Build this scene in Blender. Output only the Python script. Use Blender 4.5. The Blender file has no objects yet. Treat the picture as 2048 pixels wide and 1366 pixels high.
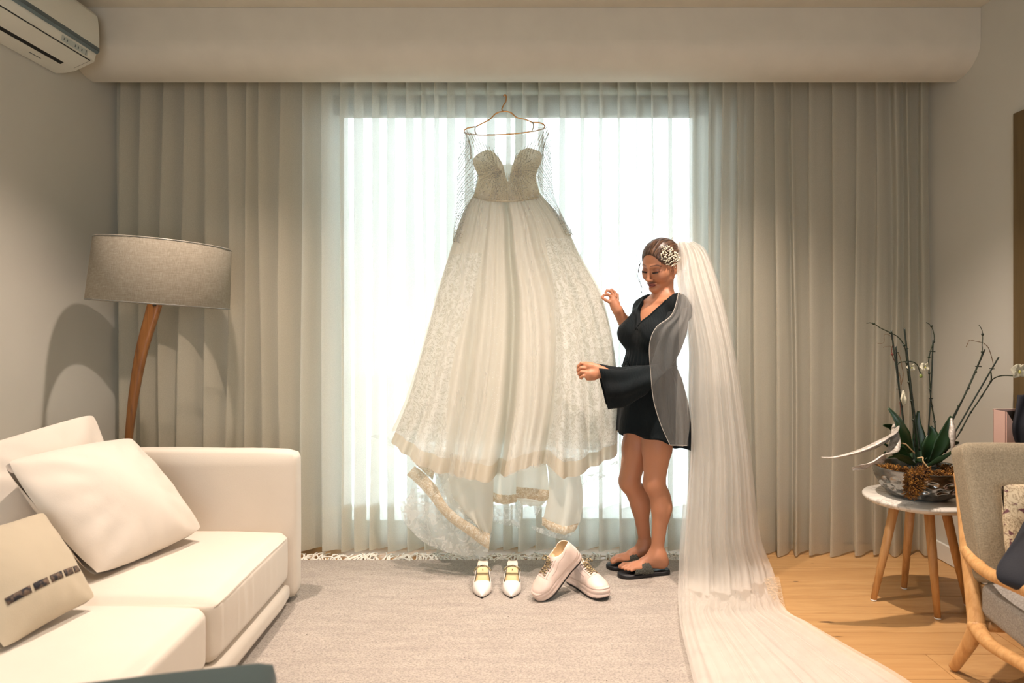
import bpy, bmesh, math, random
import numpy as np
from mathutils import Vector, Matrix
from mathutils.bvhtree import BVHTree
from mathutils.geometry import delaunay_2d_cdt

sc = bpy.context.scene
col = sc.collection
PI = math.pi
FPX = 24 / 36 * 2048          # focal length in pixels of the 2048 px wide frame
CAMZ = 1.256

# ---------------------------------------------------------------- camera
cam_d = bpy.data.cameras.new('camera'); cam = bpy.data.objects.new('camera', cam_d); col.objects.link(cam)
cam_d.lens = 24; cam_d.sensor_width = 36
cam_d.shift_x = -6 / 2048; cam_d.shift_y = -43 / 2048
cam.location = (0, 0, CAMZ); cam.rotation_euler = (PI / 2, 0, 0)
cam_d.clip_start = 0.02
cam_d.dof.use_dof = True; cam_d.dof.focus_distance = 3.3; cam_d.dof.aperture_fstop = 2.8
sc.camera = cam

# ---------------------------------------------------------------- sky, sun, lamps, exposure
world = bpy.data.worlds.new('sky'); sc.world = world; world.use_nodes = True
wn = world.node_tree; wn.nodes.clear()
wo = wn.nodes.new('ShaderNodeOutputWorld'); wb = wn.nodes.new('ShaderNodeBackground')
wb.inputs[0].default_value = (0.86, 0.94, 1.0, 1); wb.inputs[1].default_value = 6.2
wn.links.new(wb.outputs[0], wo.inputs[0])

def spot(x, y, power, size=98, blend=1.0, rad=0.022, colr=(1.0, 0.82, 0.70), tilt=(0, 0)):
    l = bpy.data.lights.new('ceiling_spot', 'SPOT'); l.energy = power; l.spot_size = math.radians(size)
    l.spot_blend = blend; l.shadow_soft_size = rad; l.color = colr
    o = bpy.data.objects.new('ceiling_spot', l); col.objects.link(o); o.location = (x, y, 2.742)
    o.rotation_euler = (math.radians(tilt[0]), math.radians(tilt[1]), 0)
SPOTS = [(-1.2, 2.72, 180), (-0.03, 2.45, 215), (1.14, 2.72, 250),
         (-1.5, 0.9, 42), (-0.2, 0.9, 70), (1.2, 0.9, 60),  # this row and the next: unseen lamps added as fill
         (-1.5, -0.9, 30), (-0.2, -0.9, 30), (1.2, -0.9, 30)]
for _x, _y, _p in SPOTS: spot(_x, _y, _p)

for nm, loc, rot, sx, sz in (('window_portal', (0.02, 3.99, 1.3), (-PI / 2, 0, 0), 2.2, 2.6), ('rear_fill_portal', (0, -2.05, 1.3), (PI / 2, 0, 0), 2.0, 1.5)):  # the rear portal serves an added, unseen fill opening
    l = bpy.data.lights.new(nm, 'AREA'); l.shape = 'RECTANGLE'; l.size = sx; l.size_y = sz; l.cycles.is_portal = True
    o = bpy.data.objects.new(nm, l); col.objects.link(o); o.location = loc; o.rotation_euler = rot

sc.view_settings.view_transform = 'Standard'; sc.view_settings.look = 'None'
sc.view_settings.gamma = 1; sc.view_settings.use_curve_mapping = False
sc.view_settings.exposure = 0.14
sc.cycles.max_bounces = 10; sc.cycles.diffuse_bounces = 5; sc.cycles.transparent_max_bounces = 32
sc.cycles.transmission_bounces = 10; sc.cycles.caustics_reflective = False; sc.cycles.caustics_refractive = False
sc.cycles.sample_clamp_indirect = 4.0

# ---------------------------------------------------------------- helpers
def P(px, py, d):
    """world point seen at a photograph pixel, at depth d metres"""
    return Vector(((px - 1030) * d / FPX, d, CAMZ - (py - 640) * d / FPX))

def tag(o, label=None, cat=None, group=None, kind=None):
    if label: o['label'] = label
    if cat: o['category'] = cat
    if group: o['group'] = group
    if kind: o['kind'] = kind
    return o

def empty(name, loc, label=None, cat=None, group=None):
    o = bpy.data.objects.new(name, None); col.objects.link(o); o.location = loc
    o.empty_display_size = 0.05
    return tag(o, label, cat, group)

def new_obj(name, me, parent=None, kind=None):
    o = bpy.data.objects.new(name, me); col.objects.link(o)
    if parent is not None:
        o.parent = parent
        m = Matrix.Identity(4); p = parent
        while p is not None:
            m = p.matrix_basis @ m; p = p.parent
        o.matrix_basis = m.inverted()
    if kind: o['kind'] = kind
    return o

def mesh(name, verts, faces, m, parent=None, smooth=True, kind=None, colors=None, uvs=None):
    me = bpy.data.meshes.new(name)
    if isinstance(verts, np.ndarray): verts = verts.tolist()
    if isinstance(faces, np.ndarray): faces = faces.tolist()
    me.from_pydata(verts, [], faces)
    if colors is not None:
        a = me.color_attributes.new('Col', 'FLOAT_COLOR', 'POINT')
        c = np.ones((len(verts), 4), np.float32); c[:, :3] = colors
        a.data.foreach_set('color', c.ravel())
    if uvs is not None:
        lay = me.uv_layers.new(name='UVMap')
        vi = np.empty(len(me.loops), np.int32); me.loops.foreach_get('vertex_index', vi)
        lay.data.foreach_set('uv', np.asarray(uvs, np.float32)[vi].ravel())
    if smooth: me.polygons.foreach_set('use_smooth', [True] * len(me.polygons))
    for x in (m if isinstance(m, (list, tuple)) else [m]): me.materials.append(x)
    me.update()
    return new_obj(name, me, parent, kind)

class MB:
    """collects simple shapes into one mesh"""
    def __init__(s): s.v = []; s.f = []
    def add(s, v, f):
        n = len(s.v); s.v += [tuple(p) for p in v]; s.f += [tuple(i + n for i in q) for q in f]
        return s
    def box(s, x0, x1, y0, y1, z0, z1, M=None, bev=0.0, seg=2):
        if bev > 0:
            bm = bmesh.new(); bmesh.ops.create_cube(bm, size=1)
            bmesh.ops.scale(bm, vec=(x1 - x0, y1 - y0, z1 - z0), verts=bm.verts)
            bmesh.ops.translate(bm, vec=((x0 + x1) / 2, (y0 + y1) / 2, (z0 + z1) / 2), verts=bm.verts)
            bmesh.ops.bevel(bm, geom=bm.edges[:], offset=bev, segments=seg, profile=0.6, affect='EDGES')
            bm.verts.ensure_lookup_table()
            v = [p.co.copy() for p in bm.verts]; f = [[q.index for q in fc.verts] for fc in bm.faces]; bm.free()
        else:
            v = [Vector((x, y, z)) for x in (x0, x1) for y in (y0, y1) for z in (z0, z1)]
            f = [(0, 1, 3, 2), (4, 6, 7, 5), (0, 4, 5, 1), (2, 3, 7, 6), (0, 2, 6, 4), (1, 5, 7, 3)]
        if M is not None: v = [M @ p for p in v]
        return s.add(v, f)
    def tube(s, pts, r, n=8, cap=True, flat=1.0):
        pts = [Vector(p) for p in pts]; N = len(pts)
        rs = r if isinstance(r, (list, tuple)) else [r] * N
        V = []; up = None
        for i, p in enumerate(pts):
            t = (pts[min(i + 1, N - 1)] - pts[max(i - 1, 0)])
            t = t.normalized() if t.length > 1e-9 else Vector((0, 0, 1))
            if up is None:
                up = t.orthogonal().normalized()
            else:
                up = up - t * up.dot(t)
                up = up.normalized() if up.length > 1e-6 else t.orthogonal().normalized()
            b = t.cross(up)
            for k in range(n):
                a = 2 * PI * k / n
                V.append(p + (up * math.cos(a) * flat + b * math.sin(a)) * rs[i])
        Fc = [(i * n + k, i * n + (k + 1) % n, (i + 1) * n + (k + 1) % n, (i + 1) * n + k) for i in range(N - 1) for k in range(n)]
        if cap: Fc += [tuple(range(n))[::-1], tuple((N - 1) * n + k for k in range(n))]
        return s.add(V, Fc)
    def ball(s, c, r, n=8, m=5, sc3=(1, 1, 1), M=None):
        V = [Vector((0, 0, 1))]
        for i in range(1, m):
            th = PI * i / m
            for k in range(n):
                a = 2 * PI * k / n; V.append(Vector((math.sin(th) * math.cos(a), math.sin(th) * math.sin(a), math.cos(th))))
        V.append(Vector((0, 0, -1)))
        Fc = [(0, 1 + k, 1 + (k + 1) % n) for k in range(n)]
        for i in range(m - 2):
            for k in range(n):
                a, b = 1 + i * n + k, 1 + i * n + (k + 1) % n
                Fc.append((a, a + n, b + n, b))
        L = len(V) - 1
        Fc += [(L, L - n + (k + 1) % n, L - n + k) for k in range(n)]
        V = [Vector((p.x * sc3[0], p.y * sc3[1], p.z * sc3[2])) * r for p in V]
        if M is not None: V = [M @ p for p in V]
        c = Vector(c)
        return s.add([p + c for p in V], Fc)
    def lathe(s, prof, n=32, c=(0, 0, 0), M=None, cap=True):
        V = [Vector((r * math.cos(2 * PI * k / n), r * math.sin(2 * PI * k / n), z)) for r, z in prof for k in range(n)]
        Fc = [(i * n + k, i * n + (k + 1) % n, (i + 1) * n + (k + 1) % n, (i + 1) * n + k) for i in range(len(prof) - 1) for k in range(n)]
        if cap: Fc += [tuple(range(n))[::-1], tuple((len(prof) - 1) * n + k for k in range(n))]
        if M is not None: V = [M @ p for p in V]
        c = Vector(c)
        return s.add([p + c for p in V], Fc)
    def prism(s, prof, axis_pts):
        """profile polygon list of Vectors at two ends: axis_pts gives (fn0, fn1) positions already expanded"""
        a, b = axis_pts; n = len(a)
        V = list(a) + list(b)
        Fc = [(k, (k + 1) % n, n + (k + 1) % n, n + k) for k in range(n)] + [tuple(range(n))[::-1], tuple(range(n, 2 * n))]
        return s.add(V, Fc)
    def build(s, name, m, parent=None, smooth=True, kind=None):
        return mesh(name, s.v, s.f, m, parent, smooth, kind)

def flat_auto(o, deg=35):
    """smooth shading with sharp edges"""
    me = o.data
    me.polygons.foreach_set('use_smooth', [True] * len(me.polygons))
    me.set_sharp_from_angle(angle=math.radians(deg))
    return o

def crom(pts, n):
    """catmull-rom resample of a list of points (any dimension) to n samples, by chord length"""
    p = np.asarray([list(q) for q in pts], float)
    if len(p) == 2:
        t = np.linspace(0, 1, n)[:, None]; return p[0] * (1 - t) + p[1] * t
    e = np.vstack([2 * p[0] - p[1], p, 2 * p[-1] - p[-2]])
    L = np.r_[0, np.cumsum(np.linalg.norm(np.diff(p, axis=0), axis=1) + 1e-9)]; L /= L[-1]
    out = []
    for t in np.linspace(0, 1, n):
        i = min(int(np.searchsorted(L, t, side='right')) - 1, len(p) - 2); i = max(i, 0)
        u = (t - L[i]) / (L[i + 1] - L[i]); a, b, c, d = e[i], e[i + 1], e[i + 2], e[i + 3]
        out.append(0.5 * ((2 * b) + (c - a) * u + (2 * a - 5 * b + 4 * c - d) * u * u + (3 * b - a - 3 * c + d) * u ** 3))
    return np.array(out)

def pxline(pts, n):
    """[(px,py,d)...] -> n world points on a smooth curve"""
    return crom([P(*q) for q in pts], n)

def grid_faces(nv, nu, wrap=False):
    F = []
    for i in range(nv - 1):
        for j in range(nu if wrap else nu - 1):
            k = (j + 1) % nu
            F.append((i * nu + j, i * nu + k, (i + 1) * nu + k, (i + 1) * nu + j))
    return F

def drape(name, L, R, nu, nv, off, m, parent, warp=None, kind=None, world_pts=False):
    """cloth sheet between a left and a right edge; off(u,v) is the offset towards the camera (m), warp(u,v) bends u"""
    A = L if world_pts else pxline(L, nv); B = R if world_pts else pxline(R, nv)
    V = []; UV = []
    for i in range(nv):
        v = i / (nv - 1)
        for j in range(nu):
            u = j / (nu - 1); uu = warp(u, v) if warp else u
            p = A[i] * (1 - uu) + B[i] * uu
            o = off(u, v)
            if isinstance(o, tuple): V.append((p[0] + o[0], p[1] + o[1], p[2] + o[2]))
            else: V.append((p[0], p[1] - o, p[2]))
            UV.append((u, v))
    return mesh(name, V, grid_faces(nv, nu), m, parent, True, kind, uvs=UV)

def solid(o, t, off=0):
    md = o.modifiers.new('thickness', 'SOLIDIFY'); md.thickness = t; md.offset = off; return o
def subd(o, n=1):
    md = o.modifiers.new('smooth', 'SUBSURF'); md.levels = n; md.render_levels = n; return o

# smooth noise without textures
_rg = np.random.RandomState(7)
_NZ = [(_rg.uniform(-1, 1, 3) * f, _rg.uniform(0, 6.28), 1 / f ** 0.7) for f in (1, 1.3, 1.9, 2.6, 3.3, 4.1, 5.7, 7.3) for _ in range(3)]
def nz(x, y, z=0.0):
    s = 0; w = 0
    for k, ph, a in _NZ: s = s + a * np.sin(k[0] * x * 3 + k[1] * y * 3 + k[2] * z * 3 + ph); w += a
    return s / w * 2

# ---- implicit surfaces
class Field:
    def __init__(s, xs, ys, zs):
        s.x, s.y, s.z = (np.asarray(a, np.float32) for a in (xs, ys, zs))
        s.V = np.full((len(s.x), len(s.y), len(s.z)), 0.3, np.float32)
    def sl(s, lo, hi):
        r = []
        for a, l, h in zip((s.x, s.y, s.z), lo, hi):
            i0 = max(int(np.searchsorted(a, l)) - 1, 0); i1 = min(int(np.searchsorted(a, h)) + 1, len(a)); r.append(slice(i0, max(i1, i0)))
        return tuple(r)
    def pts(s, q):
        return s.x[q[0]][:, None, None], s.y[q[1]][None, :, None], s.z[q[2]][None, None, :]
    def comb(s, q, d, k, sub=False):
        a = s.V[q]
        if sub:
            d = -d; h = np.clip(0.5 - 0.5 * (d - a) / k, 0, 1) if k > 0 else None
            s.V[q] = np.maximum(a, d) if k <= 0 else d * (1 - h) + a * h + k * h * (1 - h)
        else:
            if k <= 0: s.V[q] = np.minimum(a, d)
            else:
                h = np.clip(0.5 + 0.5 * (a - d) / k, 0, 1); s.V[q] = a * (1 - h) + d * h - k * h * (1 - h)
    def cap(s, a, b, ra, rb=None, k=0.02, sub=False, T=None):
        rb = ra if rb is None else rb
        a = np.array(T @ Vector(a)) if T is not None else np.array(a, float); b = np.array(T @ Vector(b)) if T is not None else np.array(b, float)
        m = max(ra, rb) + k * 1.2 + 0.012
        q = s.sl(np.minimum(a, b) - m, np.maximum(a, b) + m); X, Y, Z = s.pts(q)
        d = (b - a).astype(np.float32); L = float(d @ d) + 1e-12
        t = np.clip(((X - a[0]) * d[0] + (Y - a[1]) * d[1] + (Z - a[2]) * d[2]) / L, 0, 1)
        dist = np.sqrt((X - a[0] - t * d[0]) ** 2 + (Y - a[1] - t * d[1]) ** 2 + (Z - a[2] - t * d[2]) ** 2) - (ra + (rb - ra) * t)
        s.comb(q, dist, k, sub)
    def chain(s, pts, rs, k=0.015, sub=False, T=None):
        for i in range(len(pts) - 1): s.cap(pts[i], pts[i + 1], rs[i], rs[i + 1], k, sub, T)
    def ell(s, c, r, R=None, k=0.02, sub=False, T=None):
        """ellipsoid; R rows = local axes in world; with T (4x4) c is local and the axes are T's"""
        if T is not None:
            c = T @ Vector(c); A = np.array(T.to_3x3()).T
            R = A if R is None else np.array(R) @ A
        c = np.array(c, float); R = np.eye(3) if R is None else np.array(R, float)
        m = max(r) + k * 1.2 + 0.012
        q = s.sl(c - m, c + m); X, Y, Z = s.pts(q); X = X - c[0]; Y = Y - c[1]; Z = Z - c[2]
        k0 = 0; k1 = 0
        for i in range(3):
            l = X * R[i][0] + Y * R[i][1] + Z * R[i][2]
            k0 = k0 + (l / r[i]) ** 2; k1 = k1 + (l / r[i] ** 2) ** 2
        k0 = np.sqrt(k0); k1 = np.sqrt(k1) + 1e-6
        s.comb(q, k0 * (k0 - 1) / k1, k, sub)
    def fn(s, lo, hi, f, k=0.0, sub=False):
        q = s.sl(lo, hi); X, Y, Z = s.pts(q); s.comb(q, f(X, Y, Z).astype(np.float32), k, sub)
    def poly(s):
        V = s.V; ins = V < 0; nx, ny, nz_ = V.shape
        c = np.zeros((nx - 1, ny - 1, nz_ - 1), np.int8)
        for a in (0, 1):
            for b in (0, 1):
                for e in (0, 1): c += ins[a:nx - 1 + a, b:ny - 1 + b, e:nz_ - 1 + e]
        I, J, K = np.nonzero((c > 0) & (c < 8)); del c
        idm = np.full((nx - 1, ny - 1, nz_ - 1), -1, np.int32); idm[I, J, K] = np.arange(len(I))
        cor = {}
        for a in (0, 1):
            for b in (0, 1):
                for e in (0, 1): cor[a, b, e] = V[I + a, J + b, K + e]
        acc = np.zeros((len(I), 3)); cnt = np.zeros(len(I))
        for ax in range(3):
            for a in (0, 1):
                for b in (0, 1):
                    p = [a, b]; p.insert(ax, 0); q = [a, b]; q.insert(ax, 1)
                    v0 = cor[tuple(p)]; v1 = cor[tuple(q)]; mk = (v0 < 0) != (v1 < 0)
                    t = np.where(mk, v0 / np.where(mk, v0 - v1, 1), 0)
                    o = np.array(p, float)[None, :].repeat(len(I), 0); o[:, ax] += t
                    acc += o * mk[:, None]; cnt += mk
        acc /= cnt[:, None]
        g = acc + np.stack([I, J, K], 1)
        vx = np.interp(g[:, 0], np.arange(nx), s.x); vy = np.interp(g[:, 1], np.arange(ny), s.y); vz = np.interp(g[:, 2], np.arange(nz_), s.z)
        Fs = []
        for ax in range(3):
            sa = [slice(None)] * 3; sb = [slice(None)] * 3; sa[ax] = slice(0, -1); sb[ax] = slice(1, None)
            A = ins[tuple(sa)]; B = ins[tuple(sb)]; dif = A != B
            E = np.stack(np.nonzero(dif), 1); o1, o2 = [i for i in range(3) if i != ax]
            lim = [nx - 1, ny - 1, nz_ - 1]
            ok = (E[:, o1] > 0) & (E[:, o2] > 0) & (E[:, o1] < lim[o1]) & (E[:, o2] < lim[o2])
            E = E[ok]; fl = A[E[:, 0], E[:, 1], E[:, 2]]
            def cid(d1, d2):
                e = E.copy(); e[:, o1] -= d1; e[:, o2] -= d2; return idm[e[:, 0], e[:, 1], e[:, 2]]
            Q = np.stack([cid(1, 1), cid(0, 1), cid(0, 0), cid(1, 0)], 1)
            if ax == 1: fl = ~fl
            Q[~fl] = Q[~fl][:, ::-1]
            Fs.append(Q)
        return np.stack([vx, vy, vz], 1), np.vstack(Fs)

def lap(V, F, n=1, w=0.5):
    """laplacian smoothing of a quad mesh"""
    F = np.asarray(F); e = np.vstack([F[:, [0, 1]], F[:, [1, 2]], F[:, [2, 3]], F[:, [3, 0]]])
    for _ in range(n):
        acc = np.zeros_like(V); c = np.zeros(len(V))
        for a, b in ((0, 1), (1, 0)):
            for k in range(3): acc[:, k] += np.bincount(e[:, a], V[e[:, b], k], len(V))
            c += np.bincount(e[:, a], minlength=len(V))
        V = V * (1 - w) + w * acc / np.maximum(c, 1)[:, None]
    return V

# ---------------------------------------------------------------- materials
def rgb(r, g, b):
    f = lambda c: (c / 255 / 12.92) if c / 255 <= 0.04045 else ((c / 255 + 0.055) / 1.055) ** 2.4
    return (f(r), f(g), f(b), 1)

class Mat:
    def __init__(s, name, color=(0.8, 0.8, 0.8, 1), rough=0.6, metal=0.0, **kw):
        s.m = bpy.data.materials.new(name); s.m.use_nodes = True
        s.t = s.m.node_tree; s.t.nodes.clear()
        s.out = s.n('ShaderNodeOutputMaterial'); s.b = s.n('ShaderNodeBsdfPrincipled')
        s.b.inputs['Base Color'].default_value = color; s.b.inputs['Roughness'].default_value = rough; s.b.inputs['Metallic'].default_value = metal
        for k, v in kw.items(): s.b.inputs[k.replace('_', ' ')].default_value = v
        s.l(s.b.outputs[0], s.out.inputs[0]); s.co = None
    def n(s, t, **kw):
        x = s.t.nodes.new(t)
        for k, v in kw.items(): setattr(x, k, v)
        return x
    def l(s, a, b): s.t.links.new(a, b)
    def coord(s, scale=(1, 1, 1), kind='Object'):
        tc = s.n('ShaderNodeTexCoord'); mp = s.n('ShaderNodeMapping'); mp.inputs['Scale'].default_value = scale
        s.l(tc.outputs[kind], mp.inputs[0]); return mp.outputs[0]
    def noise(s, scale, detail=3, vec=None, rough=0.5, dist=0.0):
        x = s.n('ShaderNodeTexNoise'); x.inputs['Scale'].default_value = scale; x.inputs['Detail'].default_value = detail
        x.inputs['Roughness'].default_value = rough; x.inputs['Distortion'].default_value = dist
        if vec is not None: s.l(vec, x.inputs['Vector'])
        return x.outputs['Fac']
    def voro(s, scale, vec=None, feature='F1', out='Distance'):
        x = s.n('ShaderNodeTexVoronoi', feature=feature); x.inputs['Scale'].default_value = scale
        if vec is not None: s.l(vec, x.inputs['Vector'])
        return x.outputs[out]
    def wave(s, scale, vec=None, axis='X', dist=0.0, det=2, dscale=1.0):
        x = s.n('ShaderNodeTexWave', bands_direction=axis); x.inputs['Scale'].default_value = scale
        x.inputs['Distortion'].default_value = dist; x.inputs['Detail'].default_value = det; x.inputs['Detail Scale'].default_value = dscale
        if vec is not None: s.l(vec, x.inputs['Vector'])
        return x.outputs['Fac']
    def ramp(s, fac, stops):
        x = s.n('ShaderNodeValToRGB'); e = x.color_ramp.elements
        while len(e) > 1: e.remove(e[-1])
        for i, (p, c) in enumerate(stops):
            if not isinstance(c, (tuple, list)): c = (c, c, c, 1)
            el = e[0] if i == 0 else e.new(p)
            el.position = p; el.color = c
        s.l(fac, x.inputs[0]); return x.outputs[0]
    def mix(s, fac, a, b, kind='MIX'):
        x = s.n('ShaderNodeMix', data_type='RGBA', blend_type=kind)
        for i, v in ((0, fac), (6, a), (7, b)):
            if hasattr(v, 'is_linked'): s.l(v, x.inputs[i])
            else: x.inputs[i].default_value = v
        return x.outputs[2]
    def math(s, op, a, b=0.0):
        x = s.n('ShaderNodeMath', operation=op)
        for i, v in ((0, a), (1, b)):
            if hasattr(v, 'is_linked'): s.l(v, x.inputs[i])
            else: x.inputs[i].default_value = v
        return x.outputs[0]
    def color(s, v): s.l(v, s.b.inputs['Base Color']); return s
    def bump(s, h, strength=0.3, dist=0.002):
        x = s.n('ShaderNodeBump'); x.inputs['Strength'].default_value = strength; x.inputs['Distance'].default_value = dist
        s.l(h, x.inputs['Height']); s.l(x.outputs[0], s.b.inputs['Normal']); s.bn = x.outputs[0]; return s
    def cloth(s, alpha, trans=0.4, color=None, tcolor=None):
        """thin fabric: base shader + translucency, then holes between the threads (alpha = thread cover)"""
        tr = s.n('ShaderNodeBsdfTranslucent'); c = color if color is not None else s.b.inputs['Base Color'].default_value[:]
        if hasattr(c, 'is_linked'): s.l(c, tr.inputs[0])
        else: tr.inputs[0].default_value = tcolor or c
        m1 = s.n('ShaderNodeMixShader'); m1.inputs[0].default_value = trans; s.l(s.b.outputs[0], m1.inputs[1]); s.l(tr.outputs[0], m1.inputs[2])
        tp = s.n('ShaderNodeBsdfTransparent'); m2 = s.n('ShaderNodeMixShader')
        if hasattr(alpha, 'is_linked'): s.l(alpha, m2.inputs[0])
        else: m2.inputs[0].default_value = alpha
        s.l(tp.outputs[0], m2.inputs[1]); s.l(m1.outputs[0], m2.inputs[2]); s.l(m2.outputs[0], s.out.inputs[0]); return s

def simple(name, c, rough=0.6, metal=0.0, var=0.06, nscale=8.0, bump=0.0, bscale=200.0, **kw):
    m = Mat(name, c, rough, metal, **kw)
    v = m.coord(); f = m.noise(nscale, 4, v)
    d = tuple(max(0, x * (1 - var * 2)) for x in c[:3]) + (1,); e = tuple(min(1, x * (1 + var)) for x in c[:3]) + (1,)
    m.color(m.ramp(f, [(0.3, d), (0.7, e)]))
    if bump: m.bump(m.noise(bscale, 2, v), bump)
    return m.m
# ================================================================ the room
XL, XR, YR = -2.143, 2.236, -2.0
WB = 3.86                      # back wall face
ZC = 2.757
wall_m = Mat('wall_paint', rgb(196, 193, 182), 0.85); _v = wall_m.coord()
wall_m.color(wall_m.ramp(wall_m.noise(1.3, 3, _v), [(0.3, rgb(193, 190, 179)), (0.7, rgb(200, 197, 187))]))
wall_m.bump(wall_m.noise(260, 2, _v), 0.12, 0.0006); wall_m = wall_m.m
ceil_m = simple('ceiling_paint', rgb(206, 200, 184), 0.85, var=0.02)
bulk_m = simple('bulkhead_paint', rgb(206, 199, 184), 0.7, var=0.02)
white_m = simple('white_gloss_paint', rgb(222, 222, 215), 0.4, var=0.02)

def room_box(name, x0, x1, y0, y1, z0, z1, m, bev=0):
    o = MB().box(x0, x1, y0, y1, z0, z1, bev=bev).build(name, m, smooth=False); o['kind'] = 'structure'; return o
room_box('wall_left', XL - 0.15, XL, YR - 0.15, 4.1, -0.05, 3.0, wall_m)
room_box('wall_right', XR, XR + 0.15, YR - 0.15, 4.1, -0.05, 3.0, wall_m)
room_box('ceiling', XL, XR, YR, WB + 0.2, ZC, ZC + 0.15, ceil_m)
def wall_with_opening(name, y0, y1, ox0, ox1, oz0, oz1):
    b = MB()
    b.box(XL, ox0, y0, y1, 0, ZC); b.box(ox1, XR, y0, y1, 0, ZC); b.box(ox0, ox1, y0, y1, oz1, ZC)
    if oz0 > 0.01: b.box(ox0, ox1, y0, y1, 0, oz0)
    o = b.build(name, wall_m, smooth=False); o['kind'] = 'structure'; return o
wall_with_opening('wall_back', WB, WB + 0.2, -1.075, 1.12, 0.0, 2.56)
wall_with_opening('wall_front', YR - 0.15, YR, -1.0, 1.0, 0.5, 2.0)  # unseen rear opening, added and sized to let in fill daylight

# curtain bulkhead with a rounded lower front edge
prof = [(WB, ZC - 0.001), (3.275, ZC - 0.001)]
prof += [(3.275, 2.60)] + [(3.275 + 0.175 * (1 - math.cos(a)), 2.60 - 0.135 * math.sin(a)) for a in np.linspace(0, PI / 2, 14)]
prof += [(3.463, 2.462), (3.463, 2.48), (3.51, 2.66), (WB, 2.66)]
bk = MB().prism(None, ([Vector((XL + 0.001, y, z)) for y, z in prof], [Vector((XR - 0.001, y, z)) for y, z in prof])).build('trim_1', bulk_m)
flat_auto(bk, 40); bk['kind'] = 'structure'

# floor boards
floor = room_box('floor', XL - 0.15, XR + 0.15, YR, WB + 0.3, -0.12, -0.016, simple('subfloor', rgb(70, 50, 30), 0.9))
fm = Mat('oak_floorboard', rgb(190, 140, 80), 0.38); v = fm.coord((0.8, 14, 14))
oi = fm.n('ShaderNodeObjectInfo')
cv = fm.n('ShaderNodeVectorMath', operation='ADD'); fm.l(v, cv.inputs[0])
sc2 = fm.n('ShaderNodeVectorMath', operation='SCALE'); sc2.inputs[0].default_value = (37, 91, 13); fm.l(oi.outputs['Random'], sc2.inputs['Scale']); fm.l(sc2.outputs[0], cv.inputs[1])
g1 = fm.noise(2.2, 5, cv.outputs[0], 0.6, 0.4); g2 = fm.noise(9, 3, cv.outputs[0])
base = fm.ramp(g1, [(0.25, rgb(172, 130, 82)), (0.5, rgb(192, 151, 99)), (0.8, rgb(206, 168, 116))])
base = fm.mix(fm.math('MULTIPLY', oi.outputs['Random'], 0.6), base, rgb(180, 136, 86))
kv = fm.coord((1.6, 6.5, 1)); kc = fm.n('ShaderNodeVectorMath', operation='ADD'); fm.l(kv, kc.inputs[0]); fm.l(sc2.outputs[0], kc.inputs[1])
kd = fm.voro(1.7, kc.outputs[0]); kn = fm.noise(30, 2, v)
kc2 = fm.voro(1.7, kc.outputs[0], 'F1', 'Color'); ks = fm.n('ShaderNodeSeparateColor'); fm.l(kc2, ks.inputs[0])
knot = fm.math('MULTIPLY', fm.ramp(fm.math('ADD', kd, fm.math('MULTIPLY', kn, 0.08)), [(0.10, 1.0), (0.135, 0.0)]), fm.ramp(ks.outputs[0], [(0.42, 0.0), (0.44, 1.0)]))
base = fm.mix(knot, base, rgb(62, 40, 24)); base = fm.mix(fm.ramp(g2, [(0.4, 0.0), (0.9, 0.25)]), base, rgb(150, 102, 56))
fm.color(base); fm.bump(g2, 0.08, 0.0005)
plank_proto = None; r = random.Random(3); y = 3.645 + 0.18; k = 0
pm = bpy.data.meshes.new('plank')
_b = MB().box(-1.1, 1.1, -0.0888, 0.0888, -0.016, 0, bev=0.0014, seg=1)
pm.from_pydata(_b.v, [], _b.f); pm.materials.append(fm.m)
while y > 0.2:
    off = r.uniform(-1.1, 1.1)
    for xx in (-2.2, 0.0, 2.2, 4.4):
        xc = xx + off - 0.3
        x0, x1 = max(xc - 1.1, XL + 0.002), min(xc + 1.1, XR - 0.002)
        if x1 - x0 < 0.12: continue
        o = bpy.data.objects.new('plank', pm); col.objects.link(o); o.parent = floor
        o.location = ((x0 + x1) / 2, y - 0.09, 0); o.scale = ((x1 - x0 - 0.0015) / 2.2, 1, 1); k += 1
    y -= 0.18
rest = MB()
while y > YR:
    y1 = y; y -= 0.18; rest.box(XL + 0.002, XR - 0.002, max(y, YR) + 0.001, y1, -0.016, 0)
rest.build('boards_beyond', fm.m, floor, False, 'stuff')

# skirting boards
def skirting(name, x0, x1, y0, y1):
    o = MB().box(x0, x1, y0, y1, 0.001, 0.095, bev=0.004, seg=1).build(name, white_m, smooth=False); o['kind'] = 'structure'
skirting('baseboard_right', XR - 0.014, XR - 0.001, 3.1, WB - 0.002)
skirting('baseboard_left', XL + 0.001, XL + 0.014, YR + 0.02, WB - 0.002)

# door in the right wall (only its timber casing reaches into the picture)
oak_dark = Mat('brown_timber', rgb(104, 84, 52), 0.5); v = oak_dark.coord((12, 12, 0.7))
oak_dark.color(oak_dark.ramp(oak_dark.noise(3, 4, v), [(0.3, rgb(92, 74, 44)), (0.7, rgb(112, 91, 58))])); oak_dark = oak_dark.m
door = empty('door_1', (XR, 2.5, 0)); door['kind'] = 'structure'
MB().box(XR - 0.016, XR - 0.001, 2.93, 3.045, 0.0, 2.176, bev=0.003, seg=1).box(XR - 0.016, XR - 0.001, 1.9, 2.015, 0.0, 2.176, bev=0.003, seg=1).box(XR - 0.016, XR - 0.001, 2.0, 2.95, 2.062, 2.176).build('door_frame', oak_dark, door, False)
MB().box(XR - 0.009, XR - 0.001, 2.015, 2.93, 0.005, 2.062, bev=0.002, seg=1).build('door_panel', oak_dark, door, False)

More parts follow.
